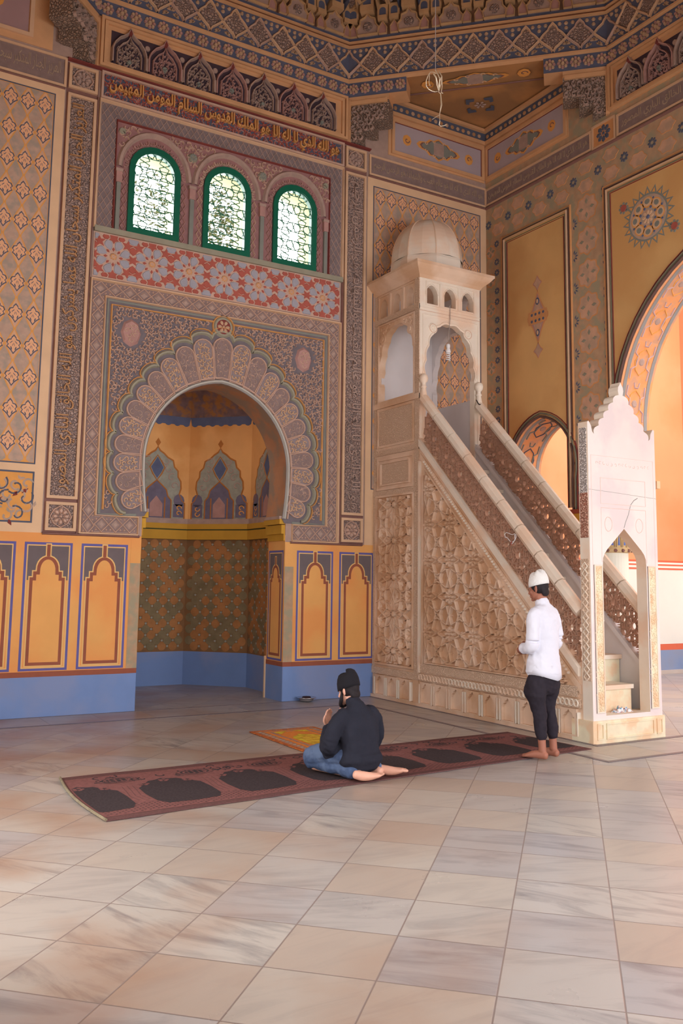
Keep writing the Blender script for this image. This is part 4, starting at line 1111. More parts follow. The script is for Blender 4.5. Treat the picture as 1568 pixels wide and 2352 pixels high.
# ------------------------------------------------------------------ marble floor
def floor_mat(name, diag=True, pitch=.481, ax=2.70, ay=-6.56):
    m = bpy.data.materials.new(name); m.use_nodes = True; nt = m.node_tree; N = nt.nodes; Lk = nt.links
    b = N['Principled BSDF']
    geo = N.new('ShaderNodeNewGeometry')
    def math_(op, a, b_=None, c_=None):
        n = N.new('ShaderNodeMath'); n.operation = op
        for i, v in enumerate((a, b_, c_)):
            if v is None: continue
            if isinstance(v, (int, float)): n.inputs[i].default_value = v
            else: Lk.new(v, n.inputs[i])
        return n.outputs[0]
    sep = N.new('ShaderNodeSeparateXYZ'); Lk.new(geo.outputs['Position'], sep.inputs[0])
    x = math_('SUBTRACT', sep.outputs['X'], ax); y = math_('SUBTRACT', sep.outputs['Y'], ay)
    if diag:
        k = math.sqrt(.5)/pitch
        u = math_('MULTIPLY', math_('ADD', x, y), k); v = math_('MULTIPLY', math_('SUBTRACT', x, y), k)
    else:
        u = math_('MULTIPLY', x, 1/pitch); v = math_('MULTIPLY', y, 1/pitch)
    fu = math_('FLOOR', u); fv = math_('FLOOR', v)
    gu = math_('SUBTRACT', u, fu); gv = math_('SUBTRACT', v, fv)
    eu = math_('MINIMUM', gu, math_('SUBTRACT', 1., gu)); ev = math_('MINIMUM', gv, math_('SUBTRACT', 1., gv))
    ed = math_('MINIMUM', eu, ev)
    grout = N.new('ShaderNodeMapRange'); grout.inputs['From Min'].default_value = .003; grout.inputs['From Max'].default_value = .011
    Lk.new(ed, grout.inputs['Value'])
    cell_ = N.new('ShaderNodeCombineXYZ'); Lk.new(fu, cell_.inputs[0]); Lk.new(fv, cell_.inputs[1])
    wn = N.new('ShaderNodeTexWhiteNoise'); Lk.new(cell_.outputs[0], wn.inputs['Vector'])
    # veins: stretched noise, random direction and offset per tile
    sc_ = N.new('ShaderNodeVectorMath'); sc_.operation = 'MULTIPLY_ADD'
    Lk.new(wn.outputs['Color'], sc_.inputs[0]); sc_.inputs[1].default_value = (23, 31, 17); Lk.new(geo.outputs['Position'], sc_.inputs[2])
    rot = N.new('ShaderNodeVectorRotate'); rot.rotation_type = 'Z_AXIS'; Lk.new(sc_.outputs[0], rot.inputs['Vector']); Lk.new(math_('ADD', math_('MULTIPLY', wn.outputs['Value'], 1.6), -.3), rot.inputs['Angle'])
    mp = N.new('ShaderNodeMapping'); mp.inputs['Scale'].default_value = (1.1, 5.2, 1); Lk.new(rot.outputs[0], mp.inputs['Vector'])
    nz = N.new('ShaderNodeTexNoise'); nz.inputs['Scale'].default_value = 1.5; nz.inputs['Detail'].default_value = 8; nz.inputs['Roughness'].default_value = .62; nz.inputs['Distortion'].default_value = .9
    Lk.new(mp.outputs[0], nz.inputs['Vector'])
    base = N.new('ShaderNodeValToRGB'); e = base.color_ramp.elements
    e[0].position = .0; e[0].color = alb((222, 192, 168), 1.78); e[1].position = 1; e[1].color = alb((228, 208, 188), 1.78)
    for p_, c_ in ((.25, (232, 210, 188)), (.5, (222, 204, 190)), (.72, (212, 196, 186)), (.88, (236, 216, 196))):
        q = e.new(p_); q.color = alb(c_, 1.78)
    Lk.new(wn.outputs['Value'], base.inputs['Fac'])
    vr = N.new('ShaderNodeValToRGB'); vr.color_ramp.elements[0].position = .47; vr.color_ramp.elements[1].position = .72
    vr.color_ramp.elements[0].color = (0, 0, 0, 1); vr.color_ramp.elements[1].color = (1, 1, 1, 1)
    Lk.new(nz.outputs['Fac'], vr.inputs['Fac'])
    amt = math_('MULTIPLY', vr.outputs['Color'], math_('ADD', math_('MULTIPLY', wn.outputs['Value'], .7), .15))
    mx = N.new('ShaderNodeMix'); mx.data_type = 'RGBA'; Lk.new(amt, mx.inputs['Factor']); Lk.new(base.outputs['Color'], mx.inputs['A']); mx.inputs['B'].default_value = alb((140, 128, 126), 1.78)
    # iron stains: large soft blotches, mostly on the far left
    n2 = N.new('ShaderNodeTexNoise'); n2.inputs['Scale'].default_value = 1.1; n2.inputs['Detail'].default_value = 7; Lk.new(geo.outputs['Position'], n2.inputs['Vector'])
    s1 = N.new('ShaderNodeMapRange'); s1.inputs['From Min'].default_value = .46; s1.inputs['From Max'].default_value = .72; Lk.new(n2.outputs['Fac'], s1.inputs['Value'])
    gx = N.new('ShaderNodeMapRange'); gx.inputs['From Min'].default_value = 5.2; gx.inputs['From Max'].default_value = .4; Lk.new(math_('SUBTRACT', sep.outputs['X'], math_('MULTIPLY', math_('ADD', sep.outputs['Y'], 4.), .35)), gx.inputs['Value'])
    st = math_('MULTIPLY', s1.outputs['Result'], math_('MULTIPLY', gx.outputs['Result'], .95))
    m3 = N.new('ShaderNodeMix'); m3.data_type = 'RGBA'; Lk.new(st, m3.inputs['Factor']); Lk.new(mx.outputs['Result'], m3.inputs['A']); m3.inputs['B'].default_value = alb((200, 136, 92), 1.78)
    m4 = N.new('ShaderNodeMix'); m4.data_type = 'RGBA'; Lk.new(grout.outputs['Result'], m4.inputs['Factor']); m4.inputs['A'].default_value = alb((172, 146, 132), 1.78); Lk.new(m3.outputs['Result'], m4.inputs['B'])
    Lk.new(m4.outputs['Result'], b.inputs['Base Color'])
    rg = N.new('ShaderNodeMapRange'); rg.inputs['To Min'].default_value = .20; rg.inputs['To Max'].default_value = .42; Lk.new(n2.outputs['Fac'], rg.inputs['Value']); Lk.new(rg.outputs['Result'], b.inputs['Roughness'])
    b.inputs['Specular IOR Level'].default_value = .4
    bp = N.new('ShaderNodeBump'); bp.inputs['Strength'].default_value = .35; bp.inputs['Distance'].default_value = .003
    Lk.new(grout.outputs['Result'], bp.inputs['Height']); Lk.new(bp.outputs['Normal'], b.inputs['Normal'])
    return m
fm = floor_mat('marble_floor_tiles')
fl = MB(); fl.box(-7, -14, -.12, 15, 3, 0, fm); fl.build('floor', kind='structure')
f2 = floor_mat('marble_border_tiles', False, .60, .2, -.62)
dk = M('dark_marble_inlay', (104, 88, 86), .12, 5, rough=.35)
bo = MB()
bo.plate(W3, [(-.36, -.62), (6.0, -.62), (6.0, -4.82), (8.2, -4.82), (8.2, -4.2), (6.55, -4.2), (6.55, 0), (-.36, 0)], 0, .002, f2)
dkn = []
def strip(a, b, w=.05):
    d = Vector((b[0]-a[0], b[1]-a[1], 0)).normalized(); n = Vector((-d.y, d.x, 0))*w/2
    P = [(a[0]+n.x, a[1]+n.y), (a[0]-n.x, a[1]-n.y), (b[0]-n.x, b[1]-n.y), (b[0]+n.x, b[1]+n.y)]
    bo.plate(W3, P, 0, .0035+.0004*len(dkn), dk); dkn.append(1)
strip((-.36, -.63), (5.95, -.63)); strip((5.98, -.60), (5.98, -4.84)); strip((5.96, -4.84), (8.4, -4.84))
strip((-.36, -.02), (6.5, -.02), .03); strip((6.50, 0), (6.50, -4.24), .06); strip((6.47, -4.22), (8.6, -4.22), .06)
bo.build('trim_6', kind='structure')
# ------------------------------------------------------------------ marble pulpit with stairs
mar = M('pulpit_marble', (222, 184, 152), .07, 3.5, rough=.55, bump=.12, bscl=18, col2=(206, 160, 122), c2scl=1.8, k=.9)
mar2 = M('pulpit_marble_pale', (236, 204, 178), .05, 3, rough=.5, col2=(226, 188, 156), c2scl=2.2, k=.9)
marW = M('gate_marble_white', (230, 206, 190), .04, 1.6, rough=.45, col2=(220, 196, 184), c2scl=2.0, k=.92, c2amt=(.5, .62))
marS = M('gate_marble_stained', (242, 206, 168), .07, 6, rough=.5, col2=(228, 186, 144), c2scl=5, k=.92)
marIn = M('pulpit_marble_grey', (206, 190, 180), .06, 2, rough=.5, k=.9)
marC = carved('pulpit_carving', (222, 184, 152), (212, 172, 138), 40, .007, k=.9)
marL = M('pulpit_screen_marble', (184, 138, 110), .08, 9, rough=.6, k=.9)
pul = empty('marble_pulpit', (XM, -4.13, 0), label='tall carved marble pulpit with domed top, pierced balustrades and a pointed entrance gate', category='pulpit')
def part(mb, name, **p): return local(mb.build(name, **p), pul)
ML = Frame((XM, 0, 0), (0, -1, 0), (0, 0, 1)); MR = Frame((XM2, 0, 0), (0, 1, 0), (0, 0, 1)); MRi = Frame((XM2-.09, 0, 0), (0, -1, 0), (0, 0, 1))
TD = 1.116
MFr = Frame((XM, -TD, 0), (1, 0, 0), (0, 0, 1)); TW = XM2-XM
def cusp(c, hw, z0, zs, zt, n=5, dip=.03):
    """cusped pointed opening"""
    def env(t):      # envelope from spring to apex, t 0..1
        return hw*math.cos(t*PI/2)**.75, zs+(zt-zs)*(math.sin(t*PI/2)**1.15)
    r = [(c+hw, z0), (c+hw, zs-.0)]
    for k in range(n):
        t0, t1 = k/n, (k+1)/n
        a, b = env(t0), env(t1)
        for j in range(1, 6):
            u = j/5; x = a[0]+(b[0]-a[0])*u; z = a[1]+(b[1]-a[1])*u
            bl = math.sin(PI*u)*dip; dx, dz = b[0]-a[0], b[1]-a[1]; l = math.hypot(dx, dz) or 1
            r.append((c+x+dz/l*bl, z-dx/l*bl))
    r[-1] = (c, zt)
    return r+[(2*c-x, z) for x, z in reversed(r[:-1])]
def sm(c, hw, z0, z1):
    zm = z0+(z1-z0)*.45
    r = [(c+hw, z0), (c+hw, zm), (c+hw*.98, zm+.04), (c+hw*.8, zm+.09), (c+hw*.45, zm+.13), (c, z1)]
    return r+[(2*c-x, z) for x, z in reversed(r[:-1])]
tw = MB()
lh = [cusp(.56, .445, 4.16, 4.40, 5.22)]+[sm(c, .085, 5.41, 5.68) for c in (.235, .565, .895)]
TE = TD-.10
tw.plate(ML, [(0, 0), (TE, 0), (TE, 5.85), (0, 5.85)], -.10, 0, mar, holes=lh)
lhR = [[(-x, z) for x, z in h] for h in lh]
tw.plate(MR, [(-TE, 0), (0, 0), (0, 5.85), (-TE, 5.85)], -.09, 0, mar, holes=lhR, ms=marIn)
fh = [cusp(TW/2, .42, 3.14, 4.42, 5.15)]+[sm(c, .10, 5.41, 5.68) for c in (.205, .52, .835)]
tw.plate(MFr, [(0, 3.1), (TW, 3.1), (TW, 5.85), (0, 5.85)], -.10, 0, mar2, holes=fh)
tw.box(XM+.05, -.10, 0, XM2-.05, -.02, 5.85, marIn)
tw.box(XM+.05, -TD+.02, 3.02, XM2-.05, -.05, 3.12, marIn)
part(tw, 'tower')
tf = MB(); lt = M('tower_engraving', (206, 164, 134), .06, 5, k=.9)
tf.frame(MFr, .10, 5.38, TW-.10, 5.73, .012, 0, .012, mar2)
for s_ in (.355, .675): tf.rect(MFr, s_-.02, 5.39, s_+.02, 5.72, 0, .012, mar2)
tf.ribbon(MFr, [(0, 5.345), (TW, 5.345)], .014, 0, .012, mar2); tf.ribbon(MFr, [(0, 5.30), (TW, 5.30)], .008, 0, .006, lt)
tf.ribbon(MFr, [(.05, 3.2), (.05, 5.25), (TW-.05, 5.25), (TW-.05, 3.2)], .012, 0, .010, mar2)
for c in (.22, TW-.22): tf.disc(MFr, (c, 5.07), .078, 0, .010, mar2, 20, .9); tf.ribbon(MFr, [(c+.06*math.cos(t*PI/10), 5.07+.06*math.sin(t*PI/10)) for t in range(20)], .010, .008, .016, lt, closed=True); rosette(tf, MFr, (c, 5.07), .045, .01, .018, mar2, 8)
tf.ribbon(MFr, cusp(TW/2, .438, 3.2, 4.42, 5.18)[1:-1], .016, 0, .014, mar2)
for c in (.205, .52, .835): tf.ribbon(MFr, sm(c, .112, 5.41, 5.70)[1:-1], .010, 0, .010, mar2)
tf.box(XM-.004, -TD-.004, 5.745, XM2+.004, -TD+.05, 5.762, mar2)
part(tf, 'tower_front_carving')
tt = MB()
# mouldings on the tower's flank
def fr(a, b, c, d, w=.03, e=.02, m=mar): tt.frame(ML, a, b, c, d, w, 0, e, m)
for a, b in ((0.0, .075), (TD-.10, TD)): tt.rect(ML, a, .33, b, 5.80, 0, .012, marC)
for z in (5.36, 4.11, 3.42, 2.84): tt.rect(ML, 0, z-.045, TD, z+.03, 0, .022, marC if z > 5 or z < 4 else mar)
fr(.10, 3.49, 1.0, 4.05); tt.rect(ML, .13, 3.52, .97, 4.02, 0, .008, marC)
fr(.10, 2.88, 1.0, 3.33); fr(.19, 2.94, .91, 3.27, .02, .03); tt.rect(ML, .23, 2.97, .87, 3.24, 0, .008, marC)
fr(.085, .46, 1.01, 2.80, .025, .03)
fr(.10, 5.38, 1.01, 5.74, .02, .015); fr(.10, 4.14, 1.01, 5.30, .022, .02)
for s_ in (.40, .73): tt.rect(ML, s_-.022, 5.40, s_+.022, 5.72, 0, .02, mar)
for c in (.22, .90): tt.disc(ML, (c, 5.08), .075, 0, .02, mar, 16, .85); tt.disc(ML, (c, 5.08), .05, .0, .03, mar, 16, .6)
scrolls(tt, ML, lambda p: not inside(p, cusp(.56, .48, 4.1, 4.40, 5.26)), (.14, 4.75, .98, 5.28), .07, .014, 0, .014, mar, seed=3)
# twelve-point star carving
marG = M('pulpit_marble_ground', (206, 162, 126), .08, 5, rough=.7, k=.9, col2=(190, 142, 104), c2scl=3)
tt.rect(ML, .11, .485, .985, 2.78, 0, .002, marG)
def starfield(reg, x0, y0, x1, y1, a, ox, oy, th=67.5, w=.028, e=.035, ros=None, mat=mar):
    P, C = tiles488(a, x0, y0, x1, y1, ox, oy)
    for p, q in hankin(P, th):
        for s_ in clipseg(p, q, reg, 6): tt.ribbon(ML, s_, w, 0, e, mat)
    for c in C:
        if reg(c) and ros: rosette(tt, ML, c, ros, 0, e*.8, mat, 8)
    h = a/2
    for c in C:
        q = (c[0]+h, c[1]+h)
        if reg(q): tt.disc(ML, q, a*.10, 0, e*.7, mat, 4, .4)
        for dx, dz in ((h, 0), (0, h)):
            q = (c[0]+dx, c[1]+dz)
            if reg(q) and ros: rosette(tt, ML, q, ros*.45, 0, e*.6, mat, 4, core=False)
R1 = lambda p: .11 < p[0] < .985 and .49 < p[1] < 2.775
for k in range(5):
    zc = .66+k*.50
    for j in range(12):
        a = 2*PI*j/12
        pl = [(.055, 0), (.13, .035), (.20, .045), (.245, 0), (.20, -.045), (.13, -.035)]
        for cx_ in (.548, .11, .986):
            zz = zc+(0.25 if cx_ != .548 else 0)
            P = [(cx_+x*math.cos(a)-y*math.sin(a), zz+x*math.sin(a)+y*math.cos(a)) for x, y in pl]
            if all(R1(p) for p in P): tt.pyr(ML, P, 0, .032, mar, .35)
        b = a+PI/12
        for cx_ in (.548,):
            for s_ in clipseg((cx_+.06*math.cos(b), zc+.06*math.sin(b)), (cx_+.30*math.cos(b), zc+.30*math.sin(b)), R1, 6): tt.ribbon(ML, s_, .022, 0, .034, mar)
    tt.disc(ML, (.548, min(zc, 2.7)), .05, 0, .036, mar, 12, .6) if zc < 2.7 else None
starfield(R1, .11, .49, .99, 2.78, .50, .548, .66, 60, .022, .045)
# base band and little blind arches, tower
tt.rect(ML, 0, .33, TD, .42, 0, .02, marC); tt.rect(ML, 0, 0, 4.0, .045, 0, .034, mar)
def blind(a, b, m=mar):
    c = (a+b)/2; hw = (b-a)/2-.045
    for x in (a+.012, b-.012): tt.ribbon(ML, [(x, .05), (x, .29)], .022, 0, .046, mar2)
    arch = [(c+hw, .06), (c+hw, .20), (c+hw*.85, .235), (c+hw*.6, .25), (c+hw*.5, .275), (c+hw*.2, .285), (c, .31)]
    arch = arch+[(2*c-x, z) for x, z in reversed(arch[:-1])]
    outer = [(a+.03, .045), (b-.03, .045), (b-.03, .32), (a+.03, .32)]
    tt.plate(ML, outer, 0, .040, m, holes=[[(x, z+.0) for x, z in arch]])
for k in range(3): blind(.10+k*.30, .38+k*.30)
tt.rect(ML, 1.02, 0, 1.13, .33, 0, .02, mar)
for k in range(9): blind(1.165+k*.3135, 1.45+k*.3135)
# stair flank
sl = -.973
def ztop(s_): return 3.437+sl*(s_-1.204)
tt.plate(ML, [(TD, 0), (4.0, 0), (4.0, ztop(4.0)), (TD, ztop(TD))], -.08, 0, mar)
tt.plate(MRi.off(0, 0, 0), [(TD, 0), (4.0, 0), (4.0, ztop(4.0)), (TD, ztop(TD))], -.09, 0, marIn)
def slopeband(z0, z1, e, m, s0=1.15, s1=3.97, F=ML, d0=0.):
    tt.plate(F, [(s0, ztop(s0)+z0), (s1, ztop(s1)+z0), (s1, ztop(s1)+z1), (s0, ztop(s0)+z1)], d0, e, m)
slopeband(-.09, 0., .045, mar2); slopeband(-.13, -.09, .02, mar)
slopeband(-.07, 0, .04, marIn, F=MRi)
slopeband(-.27, -.18, .015, mar)
for k in range(80):
    s_ = 1.24+k*.0325
    if ztop(s_)-.225 > .60: tt.disc(ML, (s_, ztop(s_)-.225), .02, .012, .035, mar2, 6, .5)
tt.rect(ML, 1.15, .44, 3.93, .55, 0, .02, marC); tt.rect(ML, 1.13, .335, 3.97, .425, 0, .03, marC)
for k in range(44):
    c = (1.19+k*.0635, .38)
    tt.ribbon(ML, [(c[0]+.03*math.cos(t*PI/4), c[1]+.035*math.sin(t*PI/4)) for t in range(8)], .012, .028, .042, mar2, closed=True)
tt.rect(ML, 1.13, .43, 1.16, 3.2, 0, .035, mar2); tt.rect(ML, 1.20, .55, 1.235, 3.0, 0, .025, mar)
tt.plate(ML, [(1.28, .57), (3.70, .57), (1.28, ztop(1.28)-.30)], 0, .002, marG)
def R2_(p): return p[0] > 1.30 and p[1] > .58 and p[1] < ztop(p[0])-.32
tt.ribbon(ML, [(1.275, .565), (1.275, ztop(1.275)-.29), (3.72, .60)], .03, 0, .035, mar)
tt.ribbon(ML, [(1.275, .565), (3.76, .565)], .03, 0, .035, mar)
starfield(R2_, 1.2, .5, 3.9, 3.1, .46, 1.80, .96, 67.5, .028, .05, ros=.105)
part(tt, 'carved_flank')
# pierced balustrades and handrails
def balustrade(F, name, m, dmid):
    b = MB()
    def lo(s_): return ztop(s_)
    def hi(s_): return ztop(s_)+.50
    reg = lambda p: 1.19 < p[0] < 3.93 and lo(p[0]) < p[1] < hi(p[0])
    def bar(pts, w=.015):
        for i in range(len(pts)-1):
            for s_ in clipseg(pts[i], pts[i+1], reg, 4): b.ribbon(F, s_, w, dmid-.045, dmid, m)
    ca, sa_ = math.cos(math.atan(sl)), math.sin(math.atan(sl))
    def sp_(u, v): return (1.19+u*ca-v*sa_, lo(1.19)+u*sa_+v*ca)
    cs_ = [(.16+.37*k, .18) for k in range(12)]+[(-.025+.37*k, h) for k in range(13) for h in (-.01, .37)]
    for u_, v_ in cs_:
        c = sp_(u_, v_); mid_ = v_ == .18
        for r_ in ((.182, .12, .045) if mid_ else (.182, .11)): bar([(c[0]+r_*math.cos(t*PI/12), c[1]+r_*math.sin(t*PI/12)) for t in range(25)], .015)
        for j in range(12):
            a = j*PI/6+PI/12; P_ = lambda r_, t: (c[0]+r_*math.cos(t), c[1]+r_*math.sin(t))
            bar([P_(.045, a), P_(.182, a)], .012)
    for j in range(17):
        s_ = 1.22+j*.167; bar([(s_, lo(s_)), (s_, hi(s_))], .010)
    for h in (.04, .46): bar([(1.19, lo(1.19)+h), (2.5, lo(2.5)+h), (3.93, lo(3.93)+h)], .012)
    o = part(b, name)
    return o
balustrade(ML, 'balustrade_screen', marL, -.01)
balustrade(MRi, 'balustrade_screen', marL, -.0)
def rail(x, name):
    r = MB()
    yz = [(-(1.165), ztop(1.165)+.58), (-3.965, ztop(3.965)+.545)]
    n = 9
    for k in range(n):
        a, b = k/n, (k+1)/n-.004
        p = [(x, yz[0][0]+(yz[1][0]-yz[0][0])*t, yz[0][1]+(yz[1][1]-yz[0][1])*t) for t in (a, b)]
        r.tube(p, .068, mar2, 8)
    r.tube([(x, -1.165, ztop(1.165)+.56), (x, -1.16, ztop(1.165)+.66), (x, -1.16, ztop(1.165)+.73)], [.055, .042, .03], mar2, 10)
    o = part(r, name)
    f = MB(); f.lathe((x, -1.16, ztop(1.165)+.72), [(.03, 0), (.045, .02), (.03, .04), (.028, .07), (.055, .10), (.062, .14), (.05, .18), (.015, .205)], mar2, 14)
    local(f.build('finial', smooth=True), o).parent = o
    o2 = bpy.data.objects[f'{o.name}']
    return o
rail(XM+.035, 'handrail'); rail(XM2-.06, 'handrail')
# stairs
st = MB()
nst = 10; rise = .287; tread = .28
for k in range(nst):
    z = .25+rise*(k+1); y = -3.90+tread*k; x1 = XM2-.24 if k == 0 else XM2-.10
    st.box(XM+.08, y, 0, x1, y+tread+.02, z-.045, marS if k < 2 else mar2); st.box(XM+.08, y-.03, z-.045, x1+.01, y+tread+.02, z, mar2)
part(st, 'stair')
# gate
gt = MB()
PF = Frame((XM-.012, -4.135, 0), (1, 0, 0), (0, 0, 1)); PWd = 1.03; G = .135
def scal():
    r = [(0, .0), (PWd, 0), (PWd, 3.30), (PWd-.02, 3.31), (PWd-.055, 3.26), (PWd-.07, 3.20), (PWd-.095, 3.175)]
    c = PWd/2
    pts = [(PWd-.095, 3.175), (PWd-.17, 3.275), (PWd-.245, 3.365), (PWd-.32, 3.455), (PWd-.395, 3.55), (c+.03, 3.64)]
    for i in range(len(pts)-1):
        a, b = pts[i], pts[i+1]; dx, dz = b[0]-a[0], b[1]-a[1]; l = math.hypot(dx, dz)
        for j in range(1, 7):
            u = j/6; bl = math.sin(PI*u**.8)*.032
            r.append((a[0]+dx*u+dz/l*bl, a[1]+dz*u-dx/l*bl))
    r += [(c+.042, 3.69), (c+.035, 3.73), (c+.015, 3.755), (c, 3.785)]
    return r+[(2*c-x, z) for x, z in reversed(r[2:-1])]
kc = PWd/2
op = [(kc+.33, .27), (kc+.33, 1.80), (kc+.325, 1.87), (kc+.30, 1.92), (kc+.26, 1.965), (kc, 2.19)]
op = op+[(2*kc-x, z) for x, z in reversed(op[:-1])]
pl = scal()
out = pl[:2]+pl[2:]
# ordering: bottom edge first, right side up, crown, left side down
gt.plate(PF, [(PWd, 0)]+[p for p in pl[2:-1]]+[pl[-1], (0, 0)], -G, 0, marW, holes=[op], ms=mar2)
gate = part(gt, 'gate', label='white marble entrance gate with scalloped crest')
gd = MB()
gd.box(XM-.037, -4.155, 0, XM-.012+PWd+.015, -3.86, .225, marS)
for a, b in ((.03, .12), (.16, PWd-.16), (PWd-.12, PWd-.03)): gd.frame(PF.off(0, 0, .02), a, .04, b, .20, .014, 0, .012, marS)
gd.box(XM+.003, -4.12, .225, XM-.012+PWd, -3.86, .262, mar2)
for a in (.05, PWd-.05-.12):
    gd.rect(PF, a, .30, a+.12, 1.80, 0, .006, marS); gd.frame(PF, a, .30, a+.12, 1.80, .014, 0, .014, mar2)
    scrolls(gd, PF, lambda p: True, (a+.025, .33, a+.10, 1.79), .045, .010, .006, .013, marS, seed=6)
GL = Frame((XM-.012, -4.0, 0), (0, -1, 0), (0, 0, 1))
gd.rect(GL, .015, .62, .12, 1.86, 0, .006, marC); gd.rect(GL, .015, 2.08, .12, 2.55, 0, .006, carved('gate_strip_rust', (214, 160, 132), (170, 100, 76), 44, .015)); gd.rect(GL, .02, 2.55, .115, 3.24, 0, .006, carved('gate_strip_grey', (224, 202, 186), (176, 156, 142), 40, .015, k=.92))
for k in range(16): gd.ribbon(GL, [(.03, .66+k*.075), (.067, .70+k*.075), (.105, .66+k*.075), (.067, .62+k*.075)], .012, .006, .016, mar2, closed=True)
lm = M('gate_engraving', (232, 196, 178), .08, 6, k=.95)
gd.ribbon(PF, [(.175, 1.83), (.175, 2.40), (PWd-.175, 2.40), (PWd-.175, 1.83)], .010, 0, .004, lm); gd.frame(PF, .17, 2.44, PWd-.17, 2.72, .008, 0, .004, lm)
gd.ribbon(PF, [(.04, .3), (.04, 2.95), (PWd-.04, 2.95), (PWd-.04, .3)], .010, 0, .004, lm)
for c in (.28, PWd-.28): gd.ribbon(PF, [(c+.055*math.cos(t*PI/12), 2.23+.075*math.sin(t*PI/12)) for t in range(24)], .010, 0, .006, lm, closed=True)
for k in range(15): gd.ribbon(PF, spiral((.12+k*.057, 2.87), .022, k, 4), .007, 0, .004, lm)
cr_ = M('gate_crack', (150, 140, 128), .1, 9)
gd.ribbon(PF, [(kc+.0, 2.20), (kc+.03, 2.27), (kc+.07, 2.34), (kc+.11, 2.45), (kc+.16, 2.50), (kc+.22, 2.53)], .010, 0, .002, cr_)
gd.ribbon(PF, [(0.0, 2.585), (.4, 2.57), (.7, 2.555), (PWd, 2.54)], .004, 0, .002, cr_)
gdo = gd.build('gate_ornament'); local(gdo, pul); 
# cornice, drum, dome
cn = MB()
z0c, z1c = 5.78, 5.95
def ringsq(e, z): return [(XM-e, -TD-e, z), (XM2+e, -TD-e, z), (XM2+e, .0, z), (XM-e, 0, z)]
rings = [ringsq(.01, 5.76), ringsq(.03, 5.80), ringsq(.10, 5.86), ringsq(.145, 5.915), ringsq(.155, 5.92), ringsq(.155, 5.955)]
vs = [p for r_ in rings for p in r_]
cn.add(vs, [(4*i+k, 4*i+(k+1) % 4, 4*i+4+(k+1) % 4, 4*i+4+k) for i in range(len(rings)-1) for k in range(4)]+[(20, 21, 22, 23), (3, 2, 1, 0)], mar)
part(cn, 'cornice')
dm = MB()
dc = ((XM+XM2)/2, -.57, 5.95)
dm.lathe(dc, [(.545, 0), (.545, .20), (.535, .24)], mar2, 8, ph=PI/8)
prof = [(.53*math.cos(t)**.85 if t < 1.5 else .0, .24+.66*math.sin(t)) for t in [i*PI/2/14 for i in range(15)]]
prof[-1] = (.0, .90)
nD = 16; vs = []
for r_, z in prof:
    for k in range(nD):
        a = 2*PI*k/nD+PI/8; q = r_*(1.0 if k % 2 == 0 else .965)
        vs.append((dc[0]+q*math.cos(a), dc[1]+q*math.sin(a), dc[2]+z))
dm.add(vs, [(i*nD+k, i*nD+(k+1) % nD, (i+1)*nD+(k+1) % nD, (i+1)*nD+k) for i in range(len(prof)-1) for k in range(nD)], mar2)
for k in range(8):
    a = 2*PI*k/8+PI/8
    dm.tube([(dc[0]+(r_+.002)*math.cos(a), dc[1]+(r_+.002)*math.sin(a), dc[2]+z) for r_, z in prof], .008, mar, 5, cap=False)
part(dm, 'dome')

# ------------------------------------------------------------------ small things
def thing(mb, name, label, cat, smooth=False, **p): return mb.build(name, smooth=smooth, label=label, category=cat, **p)
# hanging energy-saving bulb
bulb = empty('hanging_bulb', (6.97, -1.2, 4.62), label='small white spiral bulb hanging on a cord in the pulpit tower arch', category='light bulb')
b = MB(); wm = M('cord_grey', (150, 130, 116), .1, 5)
b.tube([(7.06, -1.125, 5.43), (7.055, -1.135, 5.25), (7.03, -1.15, 5.14), (6.985, -1.18, 5.0), (6.97, -1.2, 4.86)], .005, wm, 5)
b.tube([(7.03, -1.15, 5.14), (7.07, -1.1, 4.98), (7.11, -1.05, 4.90)], .004, wm, 5)
local(b.build('cord'), bulb)
b = MB(); b.lathe((6.97, -1.2, 4.81), [(.012, .05), (.022, .045), (.026, .03), (.026, .005), (.02, -.01), (.028, -.03), (.034, -.05), (.034, -.07), (.03, -.075)], M('bulb_cap_white', (238, 226, 214), .02, 4, rough=.4), 12)
local(b.build('socket', smooth=True), bulb)
b = MB(); b.tube([(6.97+.026*math.cos(t*.55), -1.2+.026*math.sin(t*.55), 4.735-t*.0024) for t in range(48)], .008, M('bulb_tube_white', (250, 246, 244), .01, 4, rough=.25), 6)
local(b.build('glass_spiral', smooth=True), bulb)
# black twisted tie on the far finial
b = MB(); bk = M('black_cord', (40, 30, 28), .1, 5)
zz = 4.02
b.tube([(7.42, -1.25, zz+.10), (7.46, -1.235, zz+.06), (7.50, -1.225, zz+.04), (7.54, -1.235, zz+.0), (7.58, -1.23, zz-.03)], .008, bk, 5)
b.tube([(7.50, -1.23, zz+.05), (7.54, -1.225, zz+.01), (7.56, -1.22, zz+.03), (7.60, -1.22, zz+.02)], .008, bk, 5)
b.tube([(7.52, -1.23, zz+.03), (7.55, -1.235, zz-.03), (7.56, -1.24, zz-.09)], .006, bk, 5)
for k in range(2): b.tube([(XM2-.06+.05*math.cos(t*PI/6), -1.16+.05*math.sin(t*PI/6), zz+.015*k+.02) for t in range(13)], .006, bk, 5)
thing(b, 'black_tie', 'black twisted cord tied round the far handrail finial', 'cord')
